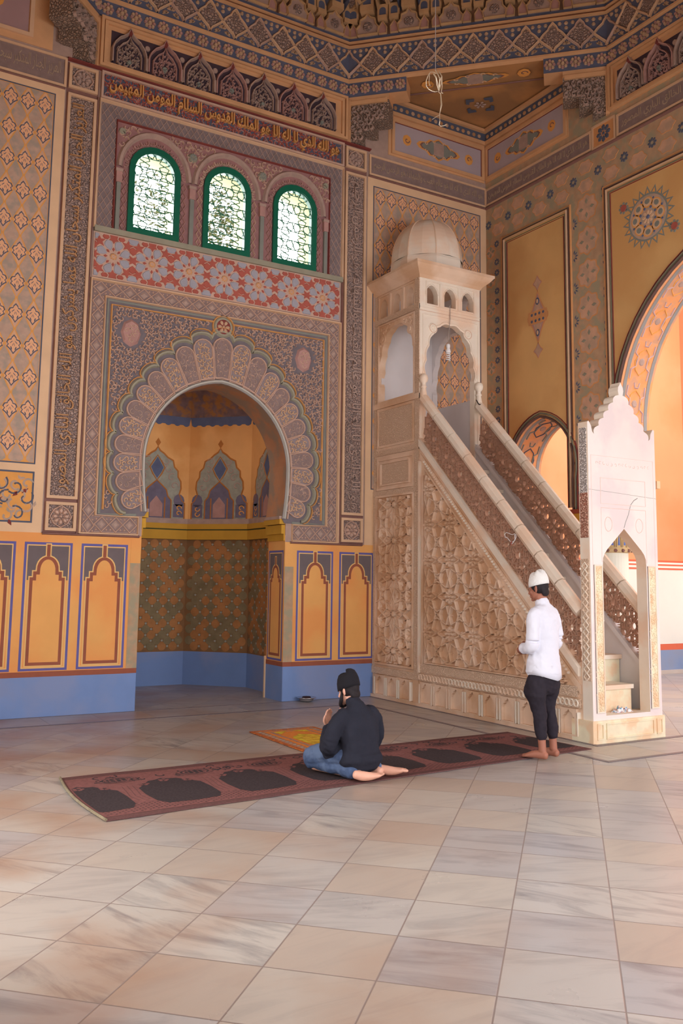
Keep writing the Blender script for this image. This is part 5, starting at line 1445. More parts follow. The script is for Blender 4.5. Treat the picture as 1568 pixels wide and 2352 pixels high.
# white string loop on the near screen
b = MB(); ws = M('white_string', (236, 216, 204), .04, 5)
b.tube([(XM-.02, -2.93+.09*math.cos(t*PI/8)*(1+.2*math.sin(t*.8)), 2.13+.045*math.sin(t*PI/8)+.02*math.sin(t)) for t in range(17)], .004, ws, 5)
b.tube([(XM-.02, -3.0, 2.15), (XM-.03, -3.02, 2.10), (XM-.03, -2.99, 2.06), (XM-.025, -2.94, 2.04)], .004, ws, 5)
b.tube([(XM-.03, -2.955, 2.075), (XM-.03, -2.95, 2.03)], .006, redp, 5)
thing(b, 'string_loop', 'thin white string looped on the pierced marble screen', 'string')
# crumpled patterned cloth on the gate floor
def cloth_blob(name, c, rx, ry, h, m, label, seed, cat='cloth'):
    rnd = random.Random(seed); n = 26; vs = []; fs = []
    for i in range(n):
        for j in range(n):
            u, v = i/(n-1)*2-1, j/(n-1)*2-1
            r_ = math.hypot(u, v); k = 1/max(1, max(abs(u), abs(v))*1.0+.0001)
            ang = math.atan2(v, u); lim = 1+.18*math.sin(3*ang+seed)+.1*math.sin(7*ang)
            x = u*math.sqrt(1-v*v/2)*lim; y = v*math.sqrt(1-u*u/2)*lim; rr = math.hypot(x, y)/lim
            z = h*max(0, 1-rr**2.2)*(0.55+.30*math.sin(9*u+seed)+.25*math.sin(11*v+5*u)+.2*math.sin(17*u-9*v))
            vs.append((c[0]+rx*x, c[1]+ry*y, c[2]+max(.002, z)))
    for i in range(n-1):
        for j in range(n-1): fs.append((i*n+j, (i+1)*n+j, (i+1)*n+j+1, i*n+j+1))
    b = MB(); b.add(vs, fs, m); o = thing(b, name, label, cat, smooth=True)
    md = o.modifiers.new('thick', 'SOLIDIFY'); md.thickness = .003; return o
def patt(name, cols, scl):
    m = bpy.data.materials.new(name); m.use_nodes = True; nt = m.node_tree; b = nt.nodes['Principled BSDF']; b.inputs['Roughness'].default_value = .9
    g = nt.nodes.new('ShaderNodeNewGeometry'); v = nt.nodes.new('ShaderNodeTexVoronoi'); v.inputs['Scale'].default_value = scl
    nt.links.new(g.outputs['Position'], v.inputs['Vector']); cr = nt.nodes.new('ShaderNodeValToRGB'); cr.color_ramp.interpolation = 'CONSTANT'
    sp_ = nt.nodes.new('ShaderNodeSeparateColor'); nt.links.new(v.outputs['Color'], sp_.inputs[0]); nt.links.new(sp_.outputs[0], cr.inputs['Fac'])
    for i, c in enumerate(cols):
        e = cr.color_ramp.elements[i] if i < 2 else cr.color_ramp.elements.new(i/len(cols))
        e.position = i/len(cols); e.color = alb(c, .9)
    nt.links.new(cr.outputs['Color'], b.inputs['Base Color']); return m
cloth_blob('patterned_cloth', (7.10, -3.99, .263), .155, .075, .06, patt('cloth_print', [(226, 206, 204), (206, 120, 116), (232, 222, 220), (120, 160, 176), (180, 150, 130), (236, 226, 226)], 55), 'crumpled white cloth with a red and blue print on the gate threshold', 3)
# pale cloth hung over the first step
b = MB(); n = 10; vs = []
path = [(-3.72, .542), (-3.80, .55), (-3.88, .548), (-3.935, .543), (-3.945, .50), (-3.94, .42), (-3.94, .34)]
for i, (y, z) in enumerate(path):
    for j in range(n):
        vs.append((6.76+.23*j/(n-1)-.02*i*(j/(n-1)), y-.006*math.sin(j*1.7+i), z+(.012*abs(math.sin(j*1.3+i)) if i < 4 else 0)))
b.add(vs, [(i*n+j, (i+1)*n+j, (i+1)*n+j+1, i*n+j+1) for i in range(len(path)-1) for j in range(n-1)], M('lilac_cloth', (232, 214, 222), .04, 9, rough=.9, k=.9))
o = thing(b, 'lilac_cloth', 'pale lilac cloth draped over the lowest pulpit step', 'cloth', smooth=True)
# steel bowl
b = MB(); stl = M('polished_steel', (220, 206, 196), .02, 2, rough=.16, metal=1.0, k=1)
b.lathe((0, 0, 0), [(.0, .012), (.075, .010), (.09, .018), (.10, .045), (.125, .05), (.132, .056), (.130, .06), (.098, .056), (.085, .03), (.07, .024), (0, .024)], stl, 40)
bowl = empty('steel_bowl', (5.43, -.13, .002), label='shiny steel dish on the floor against the blue dado', category='bowl')
o = b.build('dish', bowl, smooth=True)
b = MB(); b.lathe((0, 0, .024), [(0.055, 0), (.062, .03), (.05, .045), (0, .047)], M('dark_bowl_content', (44, 26, 26), .1, 9, rough=.5), 20); b.build('dark_lump', bowl, smooth=True)
# looped wire from the dome
b = MB(); wr_ = M('bare_wire', (214, 190, 156), .06, 5, rough=.35, metal=.4)
wy = -4.5
def wp(u, v): # picture-plane style sketch points turned into the vertical plane of the wire
    return (4.281+(u-1000)*.00445, wy+.02*math.sin(v*.13), 7.039-v*.00432+(u-1000)*.0004)
def wt(pts, r): b.tube([wp(*p) for p in pts], r*.72, wr_, 6)
b.tube([wp(1003, 160), (4.28, wy, 8.2), (4.27, wy, 10.9)], .004, wm, 5)
wt([(1003, 160), (1005, 175), (1008, 185), (1012, 200)], .006)
wt([(1012, 162), (1014, 175), (1018, 195), (1018, 208), (1015, 213), (1011, 209), (1014, 190), (1012, 178)], .006)
wt([(1015, 213), (1014, 240), (1012, 262), (1008, 280), (1008, 287), (1013, 289), (1020, 287), (1026, 284)], .005)
wt([(1016, 213), (1016, 240), (1014, 258), (1009, 265), (1000, 271), (989, 280)], .0035)
wt([(1012, 207), (1004, 195), (998, 184), (992, 176), (994, 173), (998, 181), (1006, 193), (1013, 205)], .004)
wt([(982, 176), (977, 185), (976, 193), (979, 202), (985, 208), (993, 211), (1001, 211), (1008, 208)], .005)
wt([(1001, 172), (994, 169), (985, 172), (981, 182), (984, 195), (989, 201)], .0035)
wt([(1012, 208), (1010, 195), (1009, 182), (1004, 177)], .004); wt([(1018, 208), (1022, 210)], .006)
thing(b, 'hanging_wire', 'loose looped wire hanging from the dome above the corner', 'wire')
# ------------------------------------------------------------------ carpets
cb = M('carpet_black', (66, 54, 52), .18, 60, rough=.97, spec=.05, k=.9); cr1 = M('carpet_rose', (126, 80, 72), .14, 40, rough=.97, spec=.05, k=.9); cr2 = M('carpet_maroon', (102, 68, 62), .14, 50, rough=.97, spec=.05, k=.9)
c0, c1_, c2_, c3_ = (1.41, -4.74), (6.30, -4.33), (6.22, -3.20), (1.45, -3.33)
class Carpet:
    L = 4.86; Wd = 1.30
    def __call__(s, a, b, c=0.):
        u, v = a/4.86, b/1.30
        x = (c0[0]*(1-u)+c1_[0]*u)*(1-v)+(c3_[0]*(1-u)+c2_[0]*u)*v; y = (c0[1]*(1-u)+c1_[1]*u)*(1-v)+(c3_[1]*(1-u)+c2_[1]*u)*v
        sag = .05*math.sin(PI*v)*(1-u)**8; edge = .006*math.sin(a*7)*(v-.5)
        lift = .004+.0012*math.sin(a*5)
        return (x-sag, y+edge, c+max(.003, lift))
CF = Carpet(); cp = MB()
def grid(F, a, b, c, d, e, m, nx, ny):
    vs = [F(a+(c-a)*i/nx, b+(d-b)*j/ny, e) for i in range(nx+1) for j in range(ny+1)]
    cp.add(vs, [(i*(ny+1)+j, (i+1)*(ny+1)+j, (i+1)*(ny+1)+j+1, i*(ny+1)+j+1) for i in range(nx) for j in range(ny)], m)
class Flat0:
    def __call__(s, a, b, c=0.):
        p = CF(a, b, 0); return (p[0], p[1], .001)
grid(CF, 0, 0, 4.86, 1.30, 0.006, cr2, 160, 12)
for e0, e1 in (((0, 0), (4.86, 0)), ((4.86, 0), (4.86, 1.3)), ((4.86, 1.3), (0, 1.3)), ((0, 1.3), (0, 0))):
    n = 80; P = [(e0[0]+(e1[0]-e0[0])*i/n, e0[1]+(e1[1]-e0[1])*i/n) for i in range(n+1)]
    vs = [CF(x, y, .006) for x, y in P]+[(*CF(x, y, 0)[:2], .0025) for x, y in P]
    cp.add(vs, [(i, n+1+i, n+2+i, i+1) for i in range(n)], cr2)
grid(CF, 0.02, .07, 4.84, .30, .0072, cr1, 120, 3)
rnd = random.Random(9)
for i in range(160):
    for j in range(5): 
        a = .04+i*.030; bb = .09+j*.042+(.02 if i % 2 else 0)
        cp.paint(CF, [(a, bb), (a+.016, bb+.0), (a+.024, bb+.026), (a+.008, bb+.026)], .0080, cr2)
grid(CF, 0.02, .30, 4.84, 1.20, .0072, cr1, 120, 8)
pitch = .66
for k in range(9):
    x0 = .07+k*pitch-.31
    H_ = [(.20, .20), (.25, .30), (.262, .50), (.25, .70), (.215, .74), (.20, .81), (.15, .84), (.115, .89), (.06, .90), (0, .94)]
    P = [(.31+x, y) for x, y in H_]+[(.31-x, y) for x, y in reversed(H_[:-1])]+[(.31, .18)]
    P = [(min(max(x0+x, .03), 4.83), y) for x, y in P]
    xs = [p[0] for p in P]
    if max(xs)-min(xs) < .1: continue
    c_ = ((min(xs)+max(xs))/2, .62)
    for q in range(len(P)):
        a_, b_ = P[q], P[(q+1) % len(P)]
        cp.add([CF(*a_, .0085), CF(*b_, .0085), CF(*c_, .0085)], [(0, 1, 2)], cb)
    for dx, dy in ((.13, .80), (.31, .86), (.49, .80)):
        if .05 < x0+dx < 4.8:
            for t in range(5): cp.paint(CF, [(x0+dx+.03*math.cos(t*1.26)+.018*math.cos(q*PI/3), dy+.03*math.sin(t*1.26)+.018*math.sin(q*PI/3)) for q in range(6)], .0095, cr1)
    for xx in (.61, .65, .69): 
        if x0+xx < 4.8: cp.ribbon(CF, [(x0+xx, .36), (x0+xx-.02, .5), (x0+xx, .66), (x0+xx+.01, .8)], .006, .0075, .0085, cr2)
    mx_ = x0+.64
    if .25 < mx_ < 4.7:
        for r_, m in ((.17, cr2), (.155, cr1), (.13, cb), (.11, cr1), (.09, cb)):
            cp.paint(CF, [(mx_+r_*math.cos(t*PI/10), 1.02+r_*.60*math.sin(t*PI/10)) for t in range(20)], .0085+(.17-r_)*.012, m)
        for t in range(14): cp.paint(CF, [(mx_-.06+.045*(t % 4)+.012*math.cos(q*PI/2), .97+.030*(t//4)+.012*math.sin(q*PI/2)) for q in range(4)], .0100, cr1)
    for t in range(14):
        q = (x0+rnd.uniform(0, pitch), rnd.choice((.98, 1.04, 1.10, 1.15)))
        if .1 < q[0] < 4.75: cp.ribbon(CF, spiral(q, .05, rnd.uniform(0, 6), rnd.choice((-4, 4))), .014, .0075, .0098, cb if t % 3 else cr2)
crp = thing(cp, 'prayer_carpet', 'long rose and black runner carpet with a row of prayer niches', 'carpet')
cp = MB()
hem = [CF(0.0, 1.30*i/20, .012) for i in range(21)]
cp.tube([(p[0]-.002, p[1], .013) for p in hem], .010, M('frayed_hem', (128, 110, 84), .2, 30, rough=.95), 7)
hm_ = cp.build('frayed_hem', crp)
# small orange rug
r1, r2_, r3, r4 = (3.73, -1.99), (4.50, -2.0), (4.53, -3.02), (3.72, -3.22)
class Rug:
    def __call__(s, a, b, c=0.):
        u, v = a/.8, b/1.2
        x = (r4[0]*(1-u)+r3[0]*u)*(1-v)+(r1[0]*(1-u)+r2_[0]*u)*v; y = (r4[1]*(1-u)+r3[1]*u)*(1-v)+(r1[1]*(1-u)+r2_[1]*u)*v
        return (x, y, .003+c)
RF = Rug(); cp = MB()
ro = M('rug_rust', (182, 98, 44), .2, 40, rough=.97, k=.85, col2=(150, 74, 40), c2scl=30); rg_ = M('rug_border', (150, 112, 92), .2, 40, rough=.97, k=.85, col2=(186, 112, 60), c2scl=26); ry_ = M('rug_mustard', (206, 172, 48), .1, 30, rough=.97, k=.85, col2=(178, 140, 36), c2scl=14); ro2 = M('rug_orange', (206, 118, 48), .1, 30, rough=.97, k=.85)
cp.plate(RF, [(0, 0), (.8, 0), (.8, 1.2), (0, 1.2)], 0, .008, ro)
cp.paint(RF, [(.04, .05), (.76, .05), (.76, 1.15), (.04, 1.15)], .009, rg_); cp.paint(RF, [(.12, .13), (.68, .13), (.68, 1.09), (.12, 1.09)], .010, ro2)
cp.frame(RF, .16, .17, .64, 1.05, .04, .010, .011, rg_)
cp.paint(RF, [(.23, .22), (.57, .22), (.57, .62), (.53, .70), (.46, .74), (.40, .82), (.34, .74), (.27, .70), (.23, .62)], .012, ry_)
for sg in (-1, 1): cp.paint(RF, [(.4+sg*.18, .88), (.4+sg*.20, 1.02), (.4+sg*.03, 1.04), (.4+sg*.10, .96)], .012, ry_)
for k in range(11): cp.paint(RF, [(.24+.03*k, .24), (.245+.03*k, .24), (.33+.02*k, .70-.02*abs(k-5)), (.325+.02*k, .70-.02*abs(k-5))], .0125, ro2)
for k in range(14):
    for sx in (.08, .72): cp.disc(RF, (sx, .10+k*.077), .02, .009, .0105, greyp, 6)
for k in range(40):
    for y_, sg in ((0, -1), (1.2, 1)): cp.ribbon(RF, [(.01+k*.02, y_), (.012+k*.02, y_+sg*.03)], .006, 0, .006, rg_)
rug = thing(cp, 'prayer_rug', 'small rust-orange rug with a mustard arch lying before the kneeling man', 'rug')
# ------------------------------------------------------------------ tree outside the windows
lf = M('tree_leaf', (112, 118, 56), .2, 3, rough=.8, k=2.2); bk_ = M('tree_bark', (110, 90, 60), .2, 6)
te = empty('leafy_tree', (6.4, 6.5, 0), label='leafy tree glimpsed outside through the three green-framed windows', category='tree')
b = MB(); b.tube([(6.4, 6.5, 0), (6.45, 6.5, 4), (6.3, 6.5, 8)], [.22, .18, .08], bk_, 8); local(b.build('trunk'), te)
b = MB(); rnd = random.Random(4)
for k in range(2600):
    d = Vector((rnd.gauss(0, 1), rnd.gauss(0, .7), rnd.gauss(0, .8))).normalized()*rnd.uniform(.4, 1.6)
    c = Vector((6.4, 6.6, 9.4))+d; a = rnd.uniform(0, 6.28); s_ = rnd.uniform(.05, .1)
    u = Vector((math.cos(a), math.sin(a)*.5, rnd.uniform(-.6, .6))).normalized()*s_; v = u.orthogonal().normalized()*s_*.45
    b.add([tuple(c-u), tuple(c+v), tuple(c+u), tuple(c-v)], [(0, 1, 2, 3)], lf)
local(b.build('foliage', kind='stuff'), te)
# ------------------------------------------------------------------ people
V = Vector
class Flesh:
    """closed rounded lofts, fused later by a voxel remesh"""
    def __init__(s): s.b = MB()
    def loft(s, pts, rad, m, n=16, side=(1, 0, 0), sub=4):
        P = [V(p) for p in pts]; Rr = [(r, r) if not isinstance(r, tuple) else r for r in rad]
        Q_, S_ = [], []
        for i in range(len(P)-1):
            p0, p1, p2, p3 = P[max(0, i-1)], P[i], P[i+1], P[min(len(P)-1, i+2)]
            r0, r1, r2_, r3 = Rr[max(0, i-1)], Rr[i], Rr[i+1], Rr[min(len(P)-1, i+2)]
            for j in range(sub):
                t = j/sub
                c = lambda a, b, c_, d: .5*((2*b)+(-a+c_)*t+(2*a-5*b+4*c_-d)*t*t+(-a+3*b-3*c_+d)*t**3)
                Q_.append(V([c(p0[k], p1[k], p2[k], p3[k]) for k in range(3)])); S_.append(tuple(max(.003, c(r0[k], r1[k], r2_[k], r3[k])) for k in range(2)))
        Q_.append(P[-1]); S_.append(Rr[-1])
        # rounded ends
        t0 = (Q_[1]-Q_[0]).normalized(); t1 = (Q_[-1]-Q_[-2]).normalized(); a, b = S_[0], S_[-1]
        Q_ = [Q_[0]-t0*min(a)*.62, Q_[0]-t0*min(a)*.42]+Q_+[Q_[-1]+t1*min(b)*.42, Q_[-1]+t1*min(b)*.62]
        S_ = [(a[0]*.35, a[1]*.35), (a[0]*.78, a[1]*.78)]+S_+[(b[0]*.78, b[1]*.78), (b[0]*.35, b[1]*.35)]
        vs = []; sd = V(side).normalized(); N = len(Q_)
        for i in range(N):
            t = (Q_[min(N-1, i+1)]-Q_[max(0, i-1)]).normalized(); u = sd-t*sd.dot(t)
            if u.length < .1: u = t.orthogonal()
            u.normalize(); w = t.cross(u)
            for k in range(n):
                an = 2*PI*k/n; vs.append(tuple(Q_[i]+u*math.cos(an)*S_[i][0]+w*math.sin(an)*S_[i][1]))
        fs = [(i*n+k, i*n+(k+1) % n, (i+1)*n+(k+1) % n, (i+1)*n+k) for i in range(N-1) for k in range(n)]
        fs += [tuple(reversed(range(n))), tuple(range((N-1)*n, N*n))]
        s.b.add(vs, fs, m)
    def ball(s, c, r, m, n=14):
        rx, ry, rz = (r, r, r) if not isinstance(r, tuple) else r; vs = []
        for i in range(1, n):
            ph = PI*i/n
            for k in range(n): vs.append((c[0]+rx*math.sin(ph)*math.cos(2*PI*k/n), c[1]+ry*math.sin(ph)*math.sin(2*PI*k/n), c[2]-rz*math.cos(ph)))
        b0 = len(vs); vs += [(c[0], c[1], c[2]-rz), (c[0], c[1], c[2]+rz)]
        fs = [(i*n+k, i*n+(k+1) % n, (i+1)*n+(k+1) % n, (i+1)*n+k) for i in range(n-2) for k in range(n)]
        fs += [((k+1) % n, k, b0) for k in range(n)]+[((n-2)*n+k, (n-2)*n+(k+1) % n, b0+1) for k in range(n)]
        s.b.add(vs, fs, m)
    def make(s, name, parent, vox, smooth=3, disp=0., dscale=.12, **p):
        o = s.b.build(name, parent, smooth=True, **p)
        md = o.modifiers.new('fuse', 'REMESH'); md.mode = 'VOXEL'; md.voxel_size = vox; md.use_smooth_shade = True
        if smooth: q = o.modifiers.new('soft', 'SMOOTH'); q.factor = .5; q.iterations = smooth
        if disp:
            t = bpy.data.textures.new(name+'_folds', 'CLOUDS'); t.noise_scale = dscale; t.noise_depth = 2
            d = o.modifiers.new('folds', 'DISPLACE'); d.texture = t; d.strength = disp; d.mid_level = .5
        return o
def hand(f, wrist, fwd, normal, thumb_side, m, curl=.5, L=.18):
    """wrist position, pointing direction, palm normal, side on which the thumb leaves"""
    w = V(wrist); d = V(fwd).normalized(); nrm = (V(normal)-d*V(normal).dot(d)).normalized(); sd = V(thumb_side); sd = (sd-d*sd.dot(d)-nrm*sd.dot(nrm)).normalized()
    f.loft([w, w+d*.03, w+d*.085], [(.025, .017), (.036, .016), (.040, .014)], m, 12, side=sd)
    for off, ln, r_ in ((.030, .068, .0092), (.010, .078, .0095), (-.011, .072, .009), (-.031, .056, .008)):
        b = w+d*.082+sd*off; pts = [b-d*.02]; a = 0.; p = b
        pts.append(p)
        for k in range(3):
            a += curl*(.5 if k == 0 else .9); p = p+(d*math.cos(a)+nrm*math.sin(a))*ln*(.45, .32, .26)[k]; pts.append(p)
        f.loft(pts, [r_*1.05, r_*1.05, r_, r_*.92, r_*.8], m, 8, side=sd, sub=2)
    b = w+d*.025+sd*.026
    f.loft([b, b+sd*.022+d*.022, b+sd*.032+d*.048+nrm*.008, b+sd*.030+d*.072+nrm*.018], [.014, .0125, .011, .009], m, 8, side=nrm, sub=2)
def foot(f, heel, fwd, m, up=(0, 0, 1), L=.245, side=1):
    """bare foot: heel, arch, ball and five toes; side=+1 puts the big toe on the right-hand side of fwd"""
    h = V(heel); d = V(fwd).normalized(); u = V(up).normalized(); r_ = d.cross(u)*side
    f.loft([h+u*.035, h+d*.06+u*.040, h+d*.12+u*.036, h+d*.175+u*.024, h+d*.195+u*.020], [(.031, .034), (.033, .038), (.037, .032), (.044, .021), (.042, .016)], m, 14, side=tuple(r_))
    for off, ln, rr in ((.030, .048, .0135), (.010, .044, .0098), (-.006, .038, .009), (-.021, .032, .0085), (-.034, .026, .008)):
        b = h+d*.185+r_*off+u*.014; f.loft([b, b+d*ln*.55+u*.003, b+d*ln-u*.002], [rr, rr, rr*.9], m, 8, side=tuple(r_), sub=2)
def head(f, c, fwd, m, tilt=0., s=1.):
    """c: centre of the skull; head built facing +y then turned"""
    g = Flesh(); k = s
    g.ball((0, 0, .02*k), (.074*k, .094*k, .098*k), m, 18)
    g.loft([(0, .02*k, -.03*k), (0, .045*k, -.075*k), (0, .062*k, -.098*k)], [(.062*k, .062*k), (.050*k, .042*k), (.030*k, .022*k)], m, 14)
    g.ball((0, .052*k, -.03*k), (.055*k, .045*k, .06*k), m, 12)
    g.loft([(0, .088*k, .01*k), (0, .104*k, -.022*k), (0, .112*k, -.040*k)], [.009*k, .011*k, .013*k], m, 8, sub=2)
    g.ball((0, .096*k, -.046*k), (.019*k, .014*k, .010*k), m, 8)
    for sg in (-1, 1):
        g.ball((sg*.030*k, .080*k, .012*k), (.022*k, .012*k, .006*k), m, 8)
        g.ball((sg*.035*k, .066*k, -.03*k), (.024*k, .02*k, .022*k), m, 8)
        g.loft([(sg*.072*k, -.004*k, .018*k), (sg*.086*k, -.014*k, .024*k), (sg*.088*k, -.016*k, .0), (sg*.080*k, -.008*k, -.028*k), (sg*.074*k, .002*k, -.032*k)], [.007*k, .008*k, .009*k, .009*k, .007*k], m, 8, sub=2)
        g.ball((sg*.080*k, -.006*k, -.004*k), (.007*k, .016*k, .026*k), m, 8)
    g.ball((0, .096*k, -.068*k), (.024*k, .010*k, .006*k), m, 8); g.ball((0, .093*k, -.080*k), (.021*k, .010*k, .007*k), m, 8)
    g.ball((0, .078*k, -.105*k), (.022*k, .018*k, .016*k), m, 8)
    M_ = Matrix.Translation(V(c)) @ Matrix.Rotation(fwd, 4, 'Z') @ Matrix.Rotation(tilt, 4, 'X')
    f.b.v_off = len(f.b.v); o = len(f.b.v)
    f.b.v += [tuple(M_ @ V(v)) for v in g.b.v]
    kk = f.b.mi(m); f.b.f += [tuple(i+o for i in q) for q in g.b.f]; f.b.m += [kk]*len(g.b.f)
    return M_
def xf(M_, L): return [tuple(M_ @ V(p)) for p in L]
def eyes(M_, parent, k=1.):
    we = M('eye_white', (226, 216, 208), .02, 5, rough=.3); wd = M('eye_dark', (40, 24, 18), .05, 5, rough=.2)
    for sg in (-1, 1):
        b = MB()
        for c, r_, m in (((sg*.028, .0735, 0.002), .0105, we), ((sg*.028, .0800, 0.001), .0060, wd)):
            vs = []; n = 10
            for i in range(1, n):
                for j in range(n): a = PI*i/n; vs.append(tuple(M_ @ V((c[0]*k+r_*math.sin(a)*math.cos(2*PI*j/n), c[1]*k+r_*math.sin(a)*math.sin(2*PI*j/n), c[2]*k-r_*math.cos(a)))))
            b.add(vs, [(i*n+j, i*n+(j+1) % n, (i+1)*n+(j+1) % n, (i+1)*n+j) for i in range(n-2) for j in range(n)]+[tuple(reversed(range(n))), tuple(range((n-2)*n, (n-1)*n))], m)
        b.build('eye', parent, smooth=True)

# ---- standing worshipper ----
P1 = empty('person', (5.55, -4.48, .015), label='person standing in white shirt, black trousers and white cap, barefoot, hands folded', category='person')
P1.rotation_euler = (0, 0, math.radians(15))
skin1 = M('skin_brown', (158, 96, 72), .06, 20, rough=.55, spec=.4, k=.95); hair = M('black_hair', (36, 28, 28), .15, 60, rough=.7, k=.9)
white = M('white_cotton', (220, 208, 206), .015, 8, rough=.85, spec=.15, k=1.0); blk = M('black_trouser', (42, 34, 38), .10, 14, rough=.85, spec=.2, k=.9)
capw = M('knit_cap_white', (220, 206, 192), .03, 60, rough=.95, bump=.35, bscl=160, k=.95)
f = Flesh()
HM = head(f, (0, .045, 1.535), .10, skin1, -.12, .92)
f.loft([(0, .0, 1.37), (0, .012, 1.42), (0, .03, 1.47)], [(.056, .056), (.050, .052), (.052, .056)], skin1)
f.loft([(0, 0, 1.36), (0, .0, 1.28), (0, 0, 1.1), (0, 0, .95), (0, 0, .86)], [(.09, .05), (.13, .07), (.11, .07), (.10, .07), (.11, .07)], skin1)
for sg in (-1, 1):
    f.loft([(sg*.085, 0, .88), (sg*.088, .012, .70), (sg*.088, .014, .50), (sg*.092, -.006, .34), (sg*.094, -.024, .17), (sg*.094, -.030, .07)], [.070, .062, .048, .046, .036, .036], skin1)
    f.loft([(sg*.15, 0, 1.29), (sg*.19, -.012, 1.16), (sg*.205, -.01, 1.03), (sg*.16, .11, .985), (sg*.10, .205, .965)], [.030, .028, .026, .026, .025], skin1, side=(0, 0, 1))
    foot(f, (sg*.094, -.065, 0), (sg*.12-.05*(sg < 0), 1, 0), skin1, side=(1 if sg < 0 else -1))
hand(f, (-.10, .21, .965), (1, .25, -.12), (0, -1, 0), (0, .15, 1), skin1, .7)
hand(f, (.10, .215, .975), (-1, .30, -.02), (0, -1, 0), (0, .1, 1), skin1, .8)
body = f.make('body', P1, .0055, 2)
eyes(HM, P1, .92)
f = Flesh()   # hair under the cap
g = [(0, -.006, .012)]
f2 = Flesh()
f.b.v = []; 
hb = Flesh(); hb.ball((0, -.012, .026), (.077, .089, .091), hair, 18); hb.loft([(0, -.055, .0), (0, -.064, -.045), (0, -.058, -.066)], [(.066, .034), (.058, .026), (.046, .016)], hair, 14)
hb.b.v = xf(HM, hb.b.v); hb.make('hair', P1, .006, 2)
cb_ = MB(); vs = []; n = 40
prof = [(.098, .030), (.100, .052), (.096, .085), (.088, .115), (.074, .140), (.054, .156), (.03, .160), (.0, .155)]
for r_, z in prof:
    for k in range(n):
        a = 2*PI*k/n; q = r_*(1+.0*math.sin(a)); dz = -.012*math.sin(a)-(.010*math.sin(5*a)*(1 if z > .12 else 0))
        vs.append((q*.81*math.cos(a), q*.965*math.sin(a)-.008, z*.98+dz))
cb_.add(xf(HM, vs), [(i*n+k, i*n+(k+1) % n, (i+1)*n+(k+1) % n, (i+1)*n+k) for i in range(len(prof)-1) for k in range(n)], capw)
o = cb_.build('cap', P1, smooth=True); md = o.modifiers.new('thick', 'SOLIDIFY'); md.thickness = .004; md.offset = 1
f = Flesh()   # shirt
f.loft([(0, -.004, 1.395), (0, -.004, 1.36), (0, -.005, 1.30), (0, -.008, 1.20), (0, -.004, 1.06), (0, .0, .95), (0, .0, .84), (0, .002, .775)], [(.066, .064), (.125, .080), (.180, .108), (.178, .122), (.162, .124), (.164, .128), (.180, .146), (.188, .154)], white, 24)
f.loft([(0, .002, 1.38), (0, .008, 1.425)], [(.068, .068), (.060, .064)], white)
for sg in (-1, 1):
    f.loft([(sg*.135, 0, 1.315), (sg*.178, -.004, 1.25), (sg*.205, -.014, 1.15), (sg*.214, -.016, 1.05), (sg*.200, .025, 1.0), (sg*.158, .12, .985)], [.062, .068, .062, .062, .060, .050], white, 16, side=(0, 0, 1))
f.make('shirt', P1, .008, 3, .024, .10)
# shirt tail: curved hem lower at the back
sb = MB(); n = 40; vs = []
for i, (z, k) in enumerate(((.84, 1.04), (.79, 1.09), (.755, 1.11))):
    for j in range(n):
        a = 2*PI*j/n; dz = -.035*(i/2)*max(0, -math.sin(a))+.035*(i/2)*abs(math.cos(a))
        vs.append((.168*k*math.cos(a), .130*k*math.sin(a), z+dz-(.02 if i == 2 else 0)))
sb.add(vs, [(i*n+j, i*n+(j+1) % n, (i+1)*n+(j+1) % n, (i+1)*n+j) for i in range(2) for j in range(n)], white)
o = sb.build('shirt_tail', P1, smooth=True); md = o.modifiers.new('thick', 'SOLIDIFY'); md.thickness = .004
f = Flesh()   # loose-seated trousers, narrow below the knee
f.loft([(0, 0, .92), (0, -.004, .82), (0, -.008, .74), (-.01, -.004, .64)], [(.125, .09), (.145, .112), (.160, .128), (.150, .115)], blk, 20)
for sg in (-1, 1):
    f.loft([(sg*.075, -.008, .78), (sg*.105, .010, .66), (sg*.105, .02, .56), (sg*.092, .012, .46), (sg*.090, -.004, .36), (sg*.092, -.018, .26), (sg*.094, -.026, .19)], [.080, .098, .092, .070, .062, .056, .050], blk, 18)
f.loft([(-.06, .05, .70), (-.12, .06, .60), (-.11, .055, .54)], [.07, .075, .06], blk)
f.make('trousers', P1, .008, 3, .034, .10)

# ---- kneeling worshipper ----
P2 = empty('person', (3.58, -4.37, .020), label='person kneeling on the long carpet in black top, blue jeans and black cap, hands raised', category='person')
P2.rotation_euler = (0, 0, math.radians(10))
skin2 = M('skin_tan', (222, 158, 128), .05, 20, rough=.5, spec=.4, k=.95); jean = M('blue_denim', (72, 82, 104), .14, 30, rough=.9, spec=.15, k=.95, col2=(96, 106, 126), c2scl=7); blk2 = M('black_jersey', (40, 38, 44), .06, 10, rough=.9, spec=.15, k=.9); blk3 = M('black_cap_cloth', (30, 26, 28), .06, 30, rough=.95, k=.9)
skin2b = skin2
f = Flesh()
HM = head(f, (-.01, .10, .672), .22, skin2, -.22, .93)
f.loft([(0, .02, .52), (0, .05, .57), (0, .075, .62)], [(.060, .058), (.056, .056), (.056, .058)], skin2)
f.loft([(0, 0, .53), (0, .0, .44), (0, -.02, .28), (0, -.03, .17)], [(.09, .05), (.13, .07), (.11, .08), (.12, .09)], skin2)
